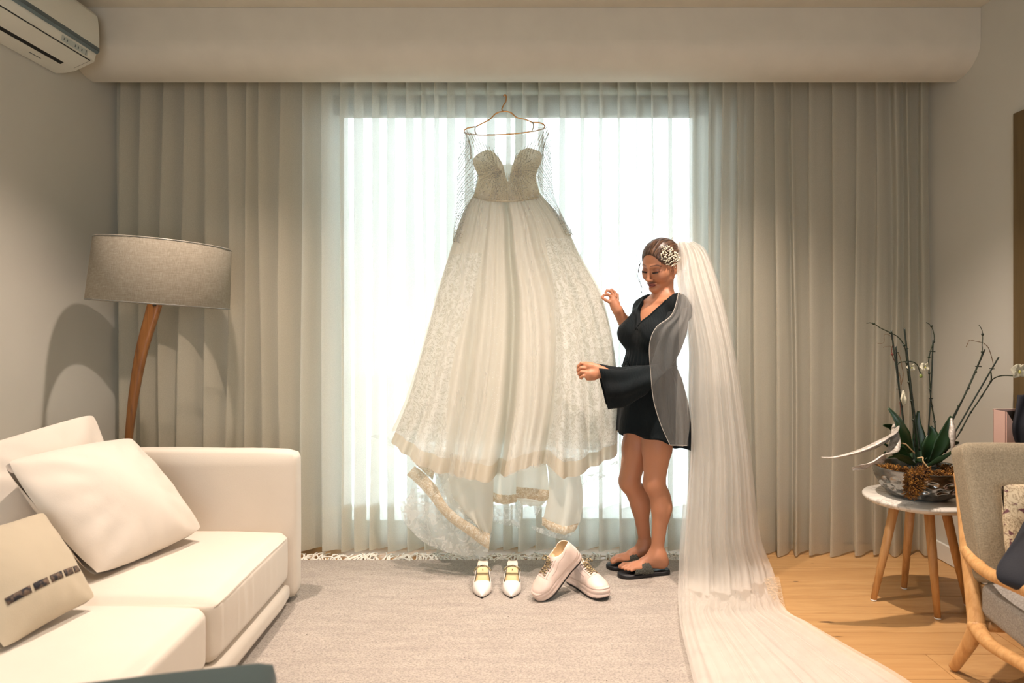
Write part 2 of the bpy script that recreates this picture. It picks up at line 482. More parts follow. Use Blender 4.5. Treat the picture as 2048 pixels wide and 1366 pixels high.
# window: sliding glass door with white metal frame
win = empty('window_1', (0.02, 3.93, 0)); win['kind'] = 'structure'
alu = simple('white_aluminium', rgb(224, 229, 228), 0.35, var=0.01)
glass = Mat('window_glass'); gt = glass.n('ShaderNodeBsdfTransparent'); gt.inputs[0].default_value = (0.93, 0.97, 0.96, 1)
gg = glass.n('ShaderNodeBsdfGlossy'); gg.inputs['Roughness'].default_value = 0.02; gf = glass.n('ShaderNodeFresnel'); gf.inputs[0].default_value = 1.45
gm = glass.n('ShaderNodeMixShader'); glass.l(gf.outputs[0], gm.inputs[0]); glass.l(gt.outputs[0], gm.inputs[1]); glass.l(gg.outputs[0], gm.inputs[2]); glass.l(gm.outputs[0], glass.out.inputs[0])
b = MB()
b.box(-1.073, -1.02, 3.88, 3.97, 0.0, 2.558, bev=0.004, seg=1); b.box(1.065, 1.118, 3.88, 3.97, 0.0, 2.558, bev=0.004, seg=1)
b.box(-1.02, 1.065, 3.88, 3.97, 2.50, 2.558, bev=0.004, seg=1); b.box(-1.02, 1.065, 3.88, 3.97, 0.0, 0.072, bev=0.004, seg=1)
b.build('window_frame', alu, win, False)
for x0, x1, yy in ((-1.018, 0.045, 3.905), (0.0, 1.063, 3.94)):
    b = MB(); s = 0.035
    b.box(x0, x0 + s, yy, yy + 0.02, 0.074, 2.498); b.box(x1 - s, x1, yy, yy + 0.02, 0.074, 2.498)
    b.box(x0 + s, x1 - s, yy, yy + 0.02, 0.074, 0.074 + s); b.box(x0 + s, x1 - s, yy, yy + 0.02, 2.498 - s, 2.498)
    f = b.build('sash', alu, win, False)
    MB().box(x0 + s, x1 - s, yy + 0.008, yy + 0.012, 0.074 + s, 2.498 - s).build('glass_pane', glass.m, f, False)
sill = MB().box(-1.07, 1.115, 3.862, 3.879, 0.002, 0.05, bev=0.003, seg=1).build('window_sill', alu, win, False)

# roller blind, wound almost all the way up
bl = empty('roller_blind', (0.02, 3.83, 2.5), 'beige roller blind wound almost fully up, behind the sheer curtains at the window head', 'blind')
MB().tube([(-1.03, 3.815, 2.535), (1.08, 3.815, 2.535)], 0.022, 16).build('roller_tube', simple('blind_tube', rgb(225, 238, 236), 0.3, var=0.01), bl)
MB().box(-1.02, 1.07, 3.835, 3.838, 2.405, 2.53).build('blind_cloth', simple('blind_fabric', rgb(92, 88, 72), 0.9, bump=0.2, bscale=500), bl, False)
MB().box(-1.02, 1.07, 3.832, 3.841, 2.392, 2.406, bev=0.002, seg=1).build('bottom_bar', alu, bl, False)
b = MB()
for i in range(60): b.ball((-1.045, 3.82, 2.52 - i * 0.012), 0.003, 6, 4)
b.build('bead_chain', alu, bl, kind='stuff')
for x in (-1.05, 1.1): MB().box(x - 0.012, x + 0.012, 3.79, 3.858, 2.50, 2.575, bev=0.003, seg=1).build('bracket', alu, bl, False)

# terrace outside the window
room_box('ground_outside', -9, 9, 4.06, 16, -0.25, -0.03, simple('pale_paving', rgb(236, 236, 232), 0.8, nscale=2))

# curtain rail, hidden inside the bulkhead
# sheer linen curtains: one panel each side, meeting in the middle
def curtain(name, x0, x1, nfold, seed, label):
    rr = random.Random(seed)
    cs = np.cumsum([0] + [rr.uniform(0.65, 1.4) for _ in range(nfold)]); cs = cs / cs[-1] * (x1 - x0) + x0
    drift = [rr.uniform(-1, 1) for _ in range(nfold + 1)]; amp = [rr.uniform(0.75, 1.2) for _ in range(nfold + 1)]
    over = [rr.uniform(0.75, 1.15) for _ in range(nfold + 1)]; dr2 = [rr.uniform(-1, 1) for _ in range(nfold + 1)]
    NS, NZ_ = 18, 44; z1 = 2.648
    def zb(x): return 0.034 - 0.024 * min(max((x - 0.95) / 0.3, 0), 1)
    z0 = 0
    V = []; UV = []; nu = nfold * NS + 1
    for i in range(NZ_):
        v = i / (NZ_ - 1); z = z1 * (1 - v)
        flare = 0.75 + 0.25 * min(1, v * 1.5)
        for j in range(nu):
            k = min(j // NS, nfold - 1); t = (j - k * NS) / NS
            a, bb = cs[k], cs[k + 1]; w = bb - a
            dd = (1 - t) * drift[k] + t * drift[k + 1]; d2 = (1 - t) * dr2[k] + t * dr2[k + 1]
            am = (1 - t) * amp[k] + t * amp[k + 1]; ov = (1 - t) * over[k] + t * over[k + 1]
            x = a + w * t + 0.43 * w * ov * math.sin(2 * PI * t) * (0.92 + 0.08 * v)
            x += 0.022 * dd * v * v + 0.010 * d2 * math.sin(PI * v * 1.6 + dd * 2)
            y = 3.650 + 0.052 * am * math.sin(2 * PI * t) * flare + 0.008 * math.sin(z * 2.3 + k)
            x = min(max(x, XL + 0.004), XR - 0.004)
            V.append((x, y, zb(x) + (z1 - zb(x)) * (1 - v) + (0.004 * math.sin(k * 2.1) if i == NZ_ - 1 else 0))); UV.append((j / NS, v))
    root = empty(name, ((x0 + x1) / 2, 3.632, 0), label, 'curtain', 'sheer curtain panels')
    sm = mesh('panel', V, grid_faces(NZ_, nu), sheer.m, root, uvs=UV)
    rows = [NZ_ - 6 + i for i in range(6)]
    # hem: second layer of the same cloth along the bottom
    hv = []; zc = 0.235
    for i in range(5):
        z = zc + (z0 - zc) * i / 4
        vi = (z1 - z) / (z1 - z0) * (NZ_ - 1); a = int(vi); a = min(a, NZ_ - 2); f = vi - a
        for j in range(nu):
            p = np.array(V[a * nu + j]) * (1 - f) + np.array(V[(a + 1) * nu + j]) * f; p[1] -= 0.0025; hv.append(p.tolist())
    mesh('hem', hv, grid_faces(5, nu), sheer.m, root, uvs=[(0, 0)] * len(hv))
    return root
sheer = Mat('sheer_linen', rgb(206, 196, 174), 0.9); v = sheer.coord()
wv = sheer.wave(160, v, 'Z', 1.5, 2, 3.0); wx = sheer.noise(160, 2, sheer.coord((1, 1, 0.03)))
sheer.color(sheer.mix(sheer.math('MULTIPLY', wx, 0.6), rgb(232, 222, 200), rgb(220, 208, 184)))
sheer.cloth(sheer.ramp(sheer.noise(400, 2, v), [(0.3, 0.54), (0.7, 0.64)]), 0.46, color=rgb(226, 230, 228))
curtain('curtain', XL + 0.02, 0.0, 22, 5, 'sheer beige linen curtain left of the hanging wedding gown')
curtain('curtain', -0.005, XR - 0.02, 23, 11, 'sheer beige linen curtain behind the bride, from the gown to the right wall')
rail = MB().box(XL + 0.01, XR - 0.01, 3.635, 3.665, 2.650, 2.659).build('curtain_rail', white_m, None, False)
tag(rail, 'white curtain rail under the bulkhead that carries the sheer curtains', 'rail')

# rug
rugm = Mat('flatweave_rug', rgb(150, 140, 128), 0.95); v = rugm.coord((1, 1, 1)); vx = rugm.coord((0.9, 5, 1))
rb = rugm.ramp(rugm.noise(5, 5, vx), [(0.25, rgb(170, 160, 150)), (0.5, rgb(180, 170, 159)), (0.8, rgb(190, 180, 168))])
fine = rugm.noise(190, 4, rugm.coord((0.7, 1, 1)), 0.85)
rb = rugm.mix(rugm.ramp(fine, [(0.38, 0.75), (0.56, 0.0)]), rb, rgb(120, 114, 107))
speck = rugm.ramp(rugm.voro(14, v), [(0.03, 1.0), (0.05, 0.0)]); rb = rugm.mix(speck, rb, rgb(72, 60, 50))
rugm.color(rb)
ribs = rugm.wave(33, v, 'Y', 0.6, 2, 8.0); rugm.bump(rugm.math('ADD', rugm.math('MULTIPLY', ribs, 0.5), fine), 0.55, 0.004)
rug = empty('rug', (-0.5, 2, 0), 'large grey and beige flatweave rug with white fringe under the shoes', 'rug')
MB().box(-2.05, 1.02, 0.1, 3.545, 0.001, 0.012, bev=0.004, seg=2).build('rug_body', rugm.m, rug, False)
b = MB(); r = random.Random(2); x = -2.0
while x < 1.01:
    L = r.uniform(0.085, 0.135); a = r.gauss(0, 0.55); c = r.gauss(0, 0.9)
    pts = []
    px_, py_ = x, 3.54
    for i in range(6):
        t = i / 5; ang = a + c * t
        pts.append((px_, py_, 0.007 + 0.012 * math.sin(PI * t) * abs(math.sin(x * 90)) + (0.003 if int(x * 200) % 2 else 0)))
        px_ += math.sin(ang) * L / 5; py_ += math.cos(ang) * L / 5
    b.tube(pts, [0.0048, 0.0042, 0.004, 0.004, 0.0036, 0.002], 6); x += r.uniform(0.008, 0.0125)
b.build('fringe', simple('fringe_cotton', rgb(236, 233, 222), 0.9, bump=0.3, bscale=400), rug, kind='stuff')

# recessed ceiling lamps (above the picture); the two rear rows are added fill
lampm = simple('lamp_trim', rgb(230, 230, 226), 0.4)
em = Mat('lamp_glow'); ee = em.n('ShaderNodeEmission'); ee.inputs[0].default_value = (1, 0.8, 0.55, 1); ee.inputs[1].default_value = 6; em.l(ee.outputs[0], em.out.inputs[0])
for i, (x, y, p) in enumerate(SPOTS):
    side = ['left', 'middle', 'right'][i % 3]; rowl = ['row nearest the curtains', 'added middle row', 'added row nearest the front wall'][i // 3]
    root = empty('ceiling_downlight', (x, y, ZC), 'white round recessed downlight, %s one of the %s' % (side, rowl), 'downlight', 'recessed ceiling downlights')
    MB().lathe([(0.045, -0.004), (0.052, -0.006), (0.058, -0.004), (0.058, 0.002), (0.045, 0.002)], 24, (x, y, ZC - 0.003), cap=False).build('lamp_ring', lampm, root)
    MB().lathe([(0.044, -0.001), (0.044, 0.001)], 20, (x, y, ZC - 0.004)).build('bulb', em.m, root)
# ================================================================ sofa
def fabric(name, c, weave=900, var=0.04, bump=0.25, rough=0.92, nscale=3):
    m = Mat(name, c, rough); v = m.coord()
    d = tuple(x * (1 - var) for x in c[:3]) + (1,); e = tuple(min(1, x * (1 + var)) for x in c[:3]) + (1,)
    m.color(m.ramp(m.noise(nscale, 4, v), [(0.3, d), (0.7, e)]))
    w = m.math('ADD', m.noise(weave, 2, m.coord((1, 1, 0.15))), m.noise(weave, 2, m.coord((0.15, 0.15, 1))))
    m.bump(w, bump, 0.0012); m.b.inputs['Sheen Weight'].default_value = 0.15
    return m.m
cream = fabric('cream_cotton', rgb(216, 206, 192)); cream2 = fabric('cream_cotton_soft', rgb(218, 208, 195))
beige_lin = fabric('beige_linen', rgb(186, 172, 148), 500)

def soft_box(name, x0, x1, y0, y1, z0, z1, m, parent, crown=0.02, rnd=0.04, wr=0.004, seed=0, n=28, sag=None, edge=None):
    """upholstered cushion: rounded box with a crowned top and light wrinkles"""
    bm = bmesh.new(); bmesh.ops.create_cube(bm, size=2)
    bmesh.ops.subdivide_edges(bm, edges=bm.edges[:], cuts=n, use_grid_fill=True)
    hx, hy, hz = (x1 - x0) / 2, (y1 - y0) / 2, (z1 - z0) / 2; cx, cy, cz = (x0 + x1) / 2, (y0 + y1) / 2, (z0 + z1) / 2
    for p in bm.verts:
        u, v, w = p.co
        q = np.array([u * hx, v * hy, w * hz]); ins = np.array([hx - rnd, hy - rnd, hz - rnd])
        c = np.clip(q, -ins, ins); d = q - c; L = np.linalg.norm(d)
        if L > 1e-9: q = c + d / L * min(rnd, max(abs(d)) if L > 0 else 0)
        cu = (1 - u * u) * (1 - v * v)
        q[2] += crown * math.sqrt(max(cu, 0)) * (1 if w > 0 else 0.2) * (abs(w) ** 2)
        q[0] += 0.35 * crown * math.sqrt(max((1 - v * v) * (1 - w * w), 0)) * u * (abs(u) ** 3)
        q[1] += 0.35 * crown * math.sqrt(max((1 - u * u) * (1 - w * w), 0)) * v * (abs(v) ** 3)
        s = nz(q[0] * 2 + seed, q[1] * 2, q[2] * 2) * wr
        q[2] += s * (abs(w) > 0.9)
        if edge: q += np.array(edge(u, v, w, q))
        p.co = (cx + q[0], cy + q[1], cz + q[2])
    me = bpy.data.meshes.new(name); bm.to_mesh(me); bm.free(); me.materials.append(m)
    me.polygons.foreach_set('use_smooth', [True] * len(me.polygons))
    return new_obj(name, me, parent)

sofa = empty('sofa', (-1.55, 2.0, 0), 'cream upholstered two-seat sofa along the left wall with loose seat cushions', 'sofa')
def gath(u, v, w, q):     # gathered front border of the seat cushions
    g = max(u, 0) ** 6 * (1 - abs(w)) * 0.006 * math.sin(v * 46 + 2 * math.sin(v * 9)) * max(0, -v * 0.6 + 0.5) * max(0, min(1, (w + 1)))
    return (g, 0, 0)
SX = -0.965
soft_box('arm', -2.11, SX, 2.985, 3.095, 0.03, 0.675, cream, sofa, 0.012, 0.03, 0.003, 1, 20)
soft_box('backrest', -2.11, -1.94, 0.55, 2.98, 0.03, 0.672, cream, sofa, 0.006, 0.04, 0.003, 2, 20)
soft_box('base', -1.94, SX - 0.005, 0.55, 2.98, 0.03, 0.118, cream, sofa, 0.004, 0.035, 0.001, 3, 20)
soft_box('seat_cushion', -1.93, SX - 0.02, 2.235, 2.98, 0.12, 0.335, cream, sofa, 0.030, 0.035, 0.004, 4, 40, edge=gath)
soft_box('seat_cushion', -1.93, SX - 0.035, 1.40, 2.228, 0.12, 0.325, cream, sofa, 0.028, 0.035, 0.004, 9, 40)
soft_box('seat_cushion', -1.93, SX - 0.03, 0.57, 1.39, 0.12, 0.325, cream, sofa, 0.028, 0.035, 0.004, 13, 24)
soft_box('back_cushion', -1.94, -1.83, 1.42, 2.30, 0.34, 0.69, cream, sofa, 0.02, 0.06, 0.004, 5, 20)
soft_box('back_cushion', -1.94, -1.84, 2.31, 2.98, 0.34, 0.66, cream, sofa, 0.02, 0.06, 0.004, 6, 20)
MB().tube(crom([(SX - 0.03, 2.25, 0.305), (SX - 0.012, 2.3, 0.322), (SX - 0.012, 2.6, 0.326), (SX - 0.014, 2.93, 0.32)], 24), 0.0022, 6).build('piping', cream, sofa)
for x in (-2.0, -1.08):
    for y in (0.65, 2.9): MB().box(x - 0.03, x + 0.03, y - 0.03, y + 0.03, 0.012, 0.035).build('foot', simple('dark_foot', rgb(30, 26, 24), 0.5), sofa, False)

def pillow_surf(c4, thick, seed, pinch=0.055, wr=0.008):
    """c4: four world corners in order; returns f(u,v,side)"""
    A, B, C, D = [np.array(p, float) for p in c4]
    nrm = np.cross(B - A, D - A); nrm /= np.linalg.norm(nrm)
    def f(u, v, s):
        a0, b0 = 2 * u - 1, 2 * v - 1; q = 1 - 0.045 * (a0 * b0) ** 6; u = (a0 * q + 1) / 2; v = (b0 * q + 1) / 2
        p = A * (1 - u) * (1 - v) + B * u * (1 - v) + C * u * v + D * (1 - u) * v
        ctr = (A + B + C + D) / 4
        a, b = 2 * u - 1, 2 * v - 1
        e = pinch * ((1 - a * a) * (abs(b) ** 3) + (1 - b * b) * (abs(a) ** 3)) * 0.9
        p = p + (ctr - p) * e
        h = (max(0, 1 - a ** 2) ** 0.5) * (max(0, 1 - b ** 2) ** 0.5)
        h = 0.82 * h + 0.18 * max(0, 1 - a * a) * max(0, 1 - b * b)
        rad = max(abs(a), abs(b)); ang = math.atan2(b, a)
        wk = wr * math.sin(ang * 13 + 2.3 * nz(a + seed, b)) * max(0, rad - 0.35) * (1 - rad) * 4 * (abs(a * b)) ** 0.5
        wk += wr * 0.9 * nz(a * 1.4 + seed, b * 0.9 + seed * 2, 0.3) * h
        return p + nrm * s * (thick * h + wk)
    return f, nrm
def pillow(name, c4, thick, m, seed, label, cat='cushion', group=None, pinch=0.055, n=40, wr=0.008):
    f, nrm = pillow_surf(c4, thick, seed, pinch, wr)
    root = empty(name, tuple(sum((Vector(p) for p in c4), Vector()) / 4), label, cat, group)
    V = []; F = []; n1 = n + 1
    ts = [0.5 - 0.5 * math.cos(PI * i / n) for i in range(n1)]
    for s in (1, -1):
        for i in range(n1):
            for j in range(n1): V.append(f(ts[j], ts[i], s).tolist())
    for i in range(n):
        for j in range(n):
            a = i * n1 + j; F.append((a, a + 1, a + n1 + 1, a + n1)); b = a + n1 * n1; F.append((b, b + n1, b + n1 + 1, b + 1))
    o = mesh('cover', V, F, m, root)
    bm = bmesh.new(); bm.from_mesh(o.data); bmesh.ops.remove_doubles(bm, verts=bm.verts[:], dist=0.0004); bm.to_mesh(o.data); bm.free()
    return root, f, nrm
pillow('cushion', [(-1.90, 2.33, 0.80), (-1.765, 2.86, 0.865), (-1.63, 2.87, 0.39), (-1.66, 2.33, 0.38)], 0.075, cream2, 1.3,
       'large cream cushion standing at the back of the sofa, its corner tip highest', wr=0.018, pinch=-0.015)
pillow('cushion', [(-1.735, 2.31, 0.775), (-1.61, 2.86, 0.762), (-1.27, 2.77, 0.405), (-1.44, 2.34, 0.375)], 0.115, cream2, 4.1,
       'large plump cream cushion leaning against the rear one beside the sofa arm', wr=0.022, pinch=-0.025)
sp, sf, sn = pillow('cushion', [(-1.60, 1.88, 0.645), (-1.555, 2.25, 0.625), (-1.325, 2.16, 0.375), (-1.385, 1.84, 0.36)], 0.075,
       beige_lin, 2.2, 'small beige linen cushion with a broken dark stripe, nearest on the sofa')
stripe_m = Mat('woven_stripe', rgb(84, 72, 60), 0.9); v = stripe_m.coord(); stripe_m.color(stripe_m.ramp(stripe_m.noise(70, 2, v), [(0.4, rgb(40, 38, 42)), (0.6, rgb(112, 92, 76))]))
sgn = -1 if sf(0.5, 0.5, 1)[0] < sf(0.5, 0.5, -1)[0] else 1
for a, b2 in ((0.12, 0.30), (0.325, 0.46), (0.485, 0.62), (0.65, 0.77), (0.795, 0.885)):
    V = []; N = 10
    for i in range(N):
        for vv in (0.665, 0.725):
            p = sf(a + (b2 - a) * i / (N - 1), vv, sgn) + sn * sgn * 0.0015; V.append(p.tolist())
    solid(mesh('stripe', V, [(2 * i, 2 * i + 1, 2 * i + 3, 2 * i + 2) for i in range(N - 1)], stripe_m.m, sp), 0.0015)

# ---------------------------------------------------------------- dark armchair corner in the foreground
teal = fabric('dark_teal_fabric', rgb(52, 66, 64), 400)
ch = empty('armchair', (-0.75, 0.95, 0), 'dark teal armchair, only its blurred top corner showing at the bottom edge', 'armchair')
M = Matrix.Translation((-0.418, 1.2, 0)) @ Matrix.Rotation(math.radians(15), 4, 'Z')
def softM(name, *a, **k):
    o = soft_box(name, *a, **k); o.matrix_basis = o.matrix_basis @ M; return o
softM('backrest', -0.50, 0.0, -0.10, 0.0, 0.16, 0.664, teal, ch, 0.003, 0.018, 0.003, 1, 16)
softM('seat', -0.48, -0.02, -0.50, -0.105, 0.16, 0.40, teal, ch, 0.01, 0.04, 0.002, 2, 12)
for x in (-0.45, -0.06):
    for y in (-0.05, -0.45):
        MB().tube([M @ Vector((x, y, 0.17)), M @ Vector((x, y, 0.013))], [0.02, 0.013], 10).build('leg', simple('dark_leg', rgb(26, 24, 24), 0.5), ch)

# ---------------------------------------------------------------- floor lamp
lamp = empty('floor_lamp', (-1.86, 3.24, 0), 'floor lamp with curved wooden stem and wide grey linen drum shade behind the sofa', 'lamp')
wal = Mat('walnut_wood', rgb(124, 78, 34), 0.35); v = wal.coord((16, 16, 1.6))
wal.color(wal.ramp(wal.noise(2.6, 5, v, 0.6, 0.8), [(0.25, rgb(84, 50, 20)), (0.5, rgb(128, 80, 34)), (0.8, rgb(150, 100, 48))])); wal = wal.m
cl = [(312, 600, 3.22), (305, 626, 3.22), (284, 700, 3.22), (270, 775, 3.22), (262, 835, 3.22), (257, 885, 3.22), (256, 940, 3.22), (262, 1010, 3.22), (275, 1100, 3.22), (285, 1158, 3.22)]
pts = pxline(cl, 40); ws = crom([(0.034,), (0.034,), (0.032,), (0.028,), (0.021,), (0.014,), (0.015,), (0.02,), (0.026,), (0.03,)], 40)[:, 0]
V = []; n = 16
for i in range(40):
    t = pts[min(i + 1, 39)] - pts[max(i - 1, 0)]; t /= np.linalg.norm(t); sd = np.array([-t[2], 0, t[0]]); yy = np.array([0, 1, 0])
    for k in range(n):
        a = 2 * PI * k / n; ca, sa = math.cos(a), math.sin(a)
        V.append((pts[i] + sd * ws[i] * np.sign(ca) * abs(ca) ** 0.7 + yy * 0.018 * np.sign(sa) * abs(sa) ** 0.7).tolist())
mesh('stem', V, grid_faces(40, n, True) + [tuple(range(n)), tuple(39 * n + k for k in range(n))], wal, lamp)
MB().lathe([(0.0, 0), (0.15, 0.0), (0.155, 0.006), (0.15, 0.02), (0.05, 0.028), (0.0, 0.03)], 36, (-1.76, 3.25, 0.001)).build('base', wal, lamp)
lin = Mat('shade_linen', rgb(158, 148, 130), 0.95); v = lin.coord((1, 1, 1))
sl = lin.noise(90, 3, lin.coord((0.3, 0.3, 7)), 0.7); sl2 = lin.noise(90, 3, lin.coord((6, 6, 0.5)), 0.7); sm_ = lin.math('MULTIPLY', lin.math('ADD', sl, sl2), 0.5)
lc = lin.ramp(sm_, [(0.36, rgb(140, 130, 113)), (0.5, rgb(160, 150, 133)), (0.62, rgb(178, 169, 152))]); lin.color(lc); lin.bump(sm_, 0.5, 0.002)
lin.cloth(0.995, 0.12, color=lc)
T = Matrix.Translation(P(325, 549, 3.22)) @ Matrix.Rotation(math.radians(4.0), 4, 'Y') @ Matrix.Rotation(math.radians(-1), 4, 'X')
sh = MB().lathe([(0.303, -0.145), (0.3045, -0.142), (0.292, 0.142), (0.2905, 0.145), (0.2885, 0.142), (0.301, -0.142), (0.303, -0.145)], 96, cap=False)
sh.v = [T @ Vector(p) for p in sh.v]; shade = sh.build('lamp_shade', lin.m, lamp)
b = MB()
for z, rr in ((0.141, 0.290), (-0.141, 0.3025)):
    b.tube([T @ Vector((rr * math.cos(a), rr * math.sin(a), z)) for a in np.linspace(0, 2 * PI, 49)], 0.0035, 6, False)
for a in (0.3, 0.3 + 2 * PI / 3, 0.3 + 4 * PI / 3): b.tube([T @ Vector((0.02 * math.cos(a), 0.02 * math.sin(a), 0.06)), T @ Vector((0.290 * math.cos(a), 0.290 * math.sin(a), 0.139))], 0.0025, 6)
b.build('shade_ring', simple('wire', rgb(120, 118, 110), 0.4), lamp)
b = MB().tube([T @ Vector((-0.02, 0, -0.15)), T @ Vector((0, 0, 0.0))], 0.018, 12); b.build('lamp_holder', simple('holder', rgb(40, 40, 40), 0.5), lamp)
MB().ball(T @ Vector((0, 0, 0.045)), 0.035, 16, 10).build('bulb', simple('bulb_glass', rgb(230, 228, 220), 0.2), lamp)

# ---------------------------------------------------------------- air conditioner
ac = empty('air_conditioner', (XL, 2.76, 2.4), 'white wall-mounted split air conditioner high on the left wall', 'air conditioner')
acm = simple('ac_plastic', rgb(214, 212, 200), 0.35, var=0.01); acd = simple('ac_gap_dark', rgb(84, 94, 96), 0.5, var=0.02); blk = simple('ac_black', rgb(12, 12, 12), 0.6)
pr = [(-2.14, 2.69), (-1.99, 2.69), (-1.955, 2.683), (-1.942, 2.664), (-1.936, 2.62), (-1.934, 2.573), (-1.935, 2.515), (-1.951, 2.487), (-1.958, 2.456), (-2.00, 2.437), (-2.047, 2.414), (-2.09, 2.405), (-2.14, 2.403)]
Y0, Y1 = 2.33, 3.18
o = MB().prism(None, ([Vector((x, Y0, z)) for x, z in pr], [Vector((x, Y1, z)) for x, z in pr])).build('body', acm, ac); flat_auto(o, 25)
md = o.modifiers.new('bevel', 'BEVEL'); md.width = 0.005; md.segments = 2; md.limit_method = 'ANGLE'; md.angle_limit = math.radians(40)
def strip(name, p0, p1, y0, y1, m, off=0.0015, th=0.002):
    a, c = Vector((p0[0], 0, p0[1])), Vector((p1[0], 0, p1[1])); t = (c - a).normalized(); n_ = Vector((-t.z, 0, t.x))
    if n_.x < 0 and abs(n_.x) > abs(n_.z): n_ = -n_
    if n_.z > 0 and abs(n_.z) >= abs(n_.x): n_ = -n_
    V = [q + n_ * s + Vector((0, y, 0)) for y in (y0, y1) for q in (a, c) for s in (-th, off)]
    return MB().add(V, [(0, 1, 3, 2), (4, 6, 7, 5), (0, 4, 5, 1), (2, 3, 7, 6), (0, 2, 6, 4), (1, 5, 7, 3)]).build(name, m, ac, False)
strip('grille_gap', (-1.9345, 2.520), (-1.936, 2.503), Y0 + 0.004, Y1 - 0.002, acd, 0.001)
strip('grille_lip', (-1.9355, 2.5025), (-1.945, 2.492), Y0 + 0.004, Y1 - 0.004, simple('ac_silver', rgb(120, 134, 138), 0.3, 0.4), 0.001)
strip('flap_seam', (-1.9595, 2.4545), (-1.963, 2.4525), Y0 + 0.02, Y1 - 0.03, blk, 0.0006)
strip('louver_flap', (-1.964, 2.4525), (-2.035, 2.4195), Y0 + 0.02, Y1 - 0.032, acm, 0.0022)
strip('air_slot', (-2.036, 2.4195), (-2.052, 2.4125), Y0 + 0.02, Y1 - 0.10, blk, 0.0018)
strip('flap_end_seam', (-1.964, 2.4526), (-2.035, 2.4196), Y1 - 0.0325, Y1 - 0.031, blk, 0.0026)
strip('display', (-1.9512, 2.486), (-1.9565, 2.462), 2.94, 3.12, simple('ac_display', rgb(178, 184, 178), 0.2, var=0.01), 0.0008)
for y in (2.955, 2.975, 3.03, 3.05, 3.075): strip('indicator', (-1.953, 2.479), (-1.9552, 2.469), y, y + 0.007, acd, 0.0014)
strip('indicator', (-1.9515, 2.484), (-1.956, 2.464), 3.105, 3.11, acd, 0.0014)
b = MB().tube([(-1.9335, 2.455, 2.586), (-1.9335, 2.468, 2.572), (-1.9335, 2.462, 2.566)], 0.004, 6).tube([(-1.9335, 2.476, 2.570), (-1.9335, 2.486, 2.577)], 0.003, 6); b.build('logo', acd, ac)
strip('sticker', (-2.083, 2.4065), (-2.087, 2.4057), 2.93, 3.0, acd, 0.001)
# ================================================================ wedding gown on its hanger
gold = simple('rose_gold_wire', rgb(206, 150, 96), 0.25, 0.9, var=0.02)
DH = 3.47
hg = empty('clothes_hanger', P(1010, 225, DH), 'rose gold wire hanger hooked between the curtains above the gown', 'hanger')
def zp(x, y, d=DH): return (850 + x / 3.415, 160 + y / 3.415, d)
b = MB()
b.tube(pxline([zp(536, 112), zp(546, 100), zp(555, 112), zp(552, 145), zp(535, 175), zp(525, 198), zp(532, 218)], 24), 0.0034, 8)
b.build('hook', gold, hg)
b = MB()
for pl in ([(530, 215), (505, 220), (480, 232), (462, 250), (438, 272), (400, 292), (350, 318)], [(342, 320), (300, 326), (275, 336), (263, 355), (300, 370), (430, 375), (600, 368), (740, 350), (802, 335)],
           [(530, 213), (565, 216), (590, 225), (610, 243), (632, 258), (690, 272), (735, 292)], [(735, 290), (775, 291), (808, 302), (818, 320), (806, 336)]):
    b.tube(pxline([zp(*q) for q in pl], 26), 0.0034, 8)
b.build('shoulder_wire', gold, hg)

gown = empty('wedding_gown', P(1013, 420, 3.42), 'ivory beaded long-sleeved wedding gown with full lace skirt hanging at the window', 'wedding gown')

# --- cloths
def sparkle(m, base, v, scale=160, thr=0.16, prob=0.72, colr=(1, 1, 0.97, 1)):  # glints of the glitter painted into the colour as white dots
    vo = m.n('ShaderNodeTexVoronoi', feature='F1'); vo.inputs['Scale'].default_value = scale; m.l(v, vo.inputs['Vector'])
    dot = m.ramp(vo.outputs['Distance'], [(thr, 1.0), (thr + 0.06, 0.0)])
    sp = m.n('ShaderNodeSeparateColor'); m.l(vo.outputs['Color'], sp.inputs[0])
    pick = m.ramp(sp.outputs[0], [(prob, 0.0), (prob + 0.02, 1.0)])
    f = m.math('MULTIPLY', dot, pick)
    return m.mix(f, base, colr), f
tul = Mat('glitter_tulle', rgb(212, 204, 188), 0.7); v = tul.coord()
dens = tul.ramp(tul.noise(4, 3, tul.coord((5, 1, 0.6))), [(0.4, 0.25), (0.62, 1.0)])
cc, sf1 = sparkle(tul, rgb(226, 219, 205), v, 95, 0.20, 0.50)
cc = tul.mix(tul.math('MULTIPLY', dens, 1.0), rgb(226, 219, 205), cc)
tul.color(cc); tul.bump(tul.noise(300, 2, v), 0.3, 0.001)
tul.cloth(0.96, 0.48, color=rgb(240, 241, 238))
lac = Mat('floral_lace', rgb(222, 214, 198), 0.75); v = lac.coord()
n1 = lac.noise(16, 5, v, 0.62, 2.6)
fl = lac.ramp(n1, [(0.47, 0.0), (0.49, 1.0), (0.56, 1.0), (0.59, 0.0)])
n2 = lac.ramp(lac.noise(34, 3, v, 0.6, 3.5), [(0.5, 0.0), (0.53, 1.0)])
cov = lac.math('MAXIMUM', fl, lac.math('MULTIPLY', n2, 0.55))
lc = lac.mix(cov, rgb(212, 207, 192), rgb(244, 242, 236)); lc, _ = sparkle(lac, lc, v, 150, 0.15, 0.75)
lac.color(lc); lac.bump(cov, 0.35, 0.002); lac.cloth(lac.ramp(cov, [(0, 0.80), (1, 0.98)]), 0.5, color=rgb(242, 243, 240))
satin = Mat('ivory_satin', rgb(216, 206, 188), 0.45); satin.bump(satin.noise(60, 2, satin.coord()), 0.08); satin.cloth(0.99, 0.35, color=rgb(232, 228, 214)); satin = satin.m
lining = Mat('ivory_lining', rgb(228, 222, 206), 0.7); lining.bump(lining.noise(12, 3, lining.coord()), 0.12, 0.004); lining.cloth(0.97, 0.42, color=rgb(236, 234, 226)); lining = lining.m
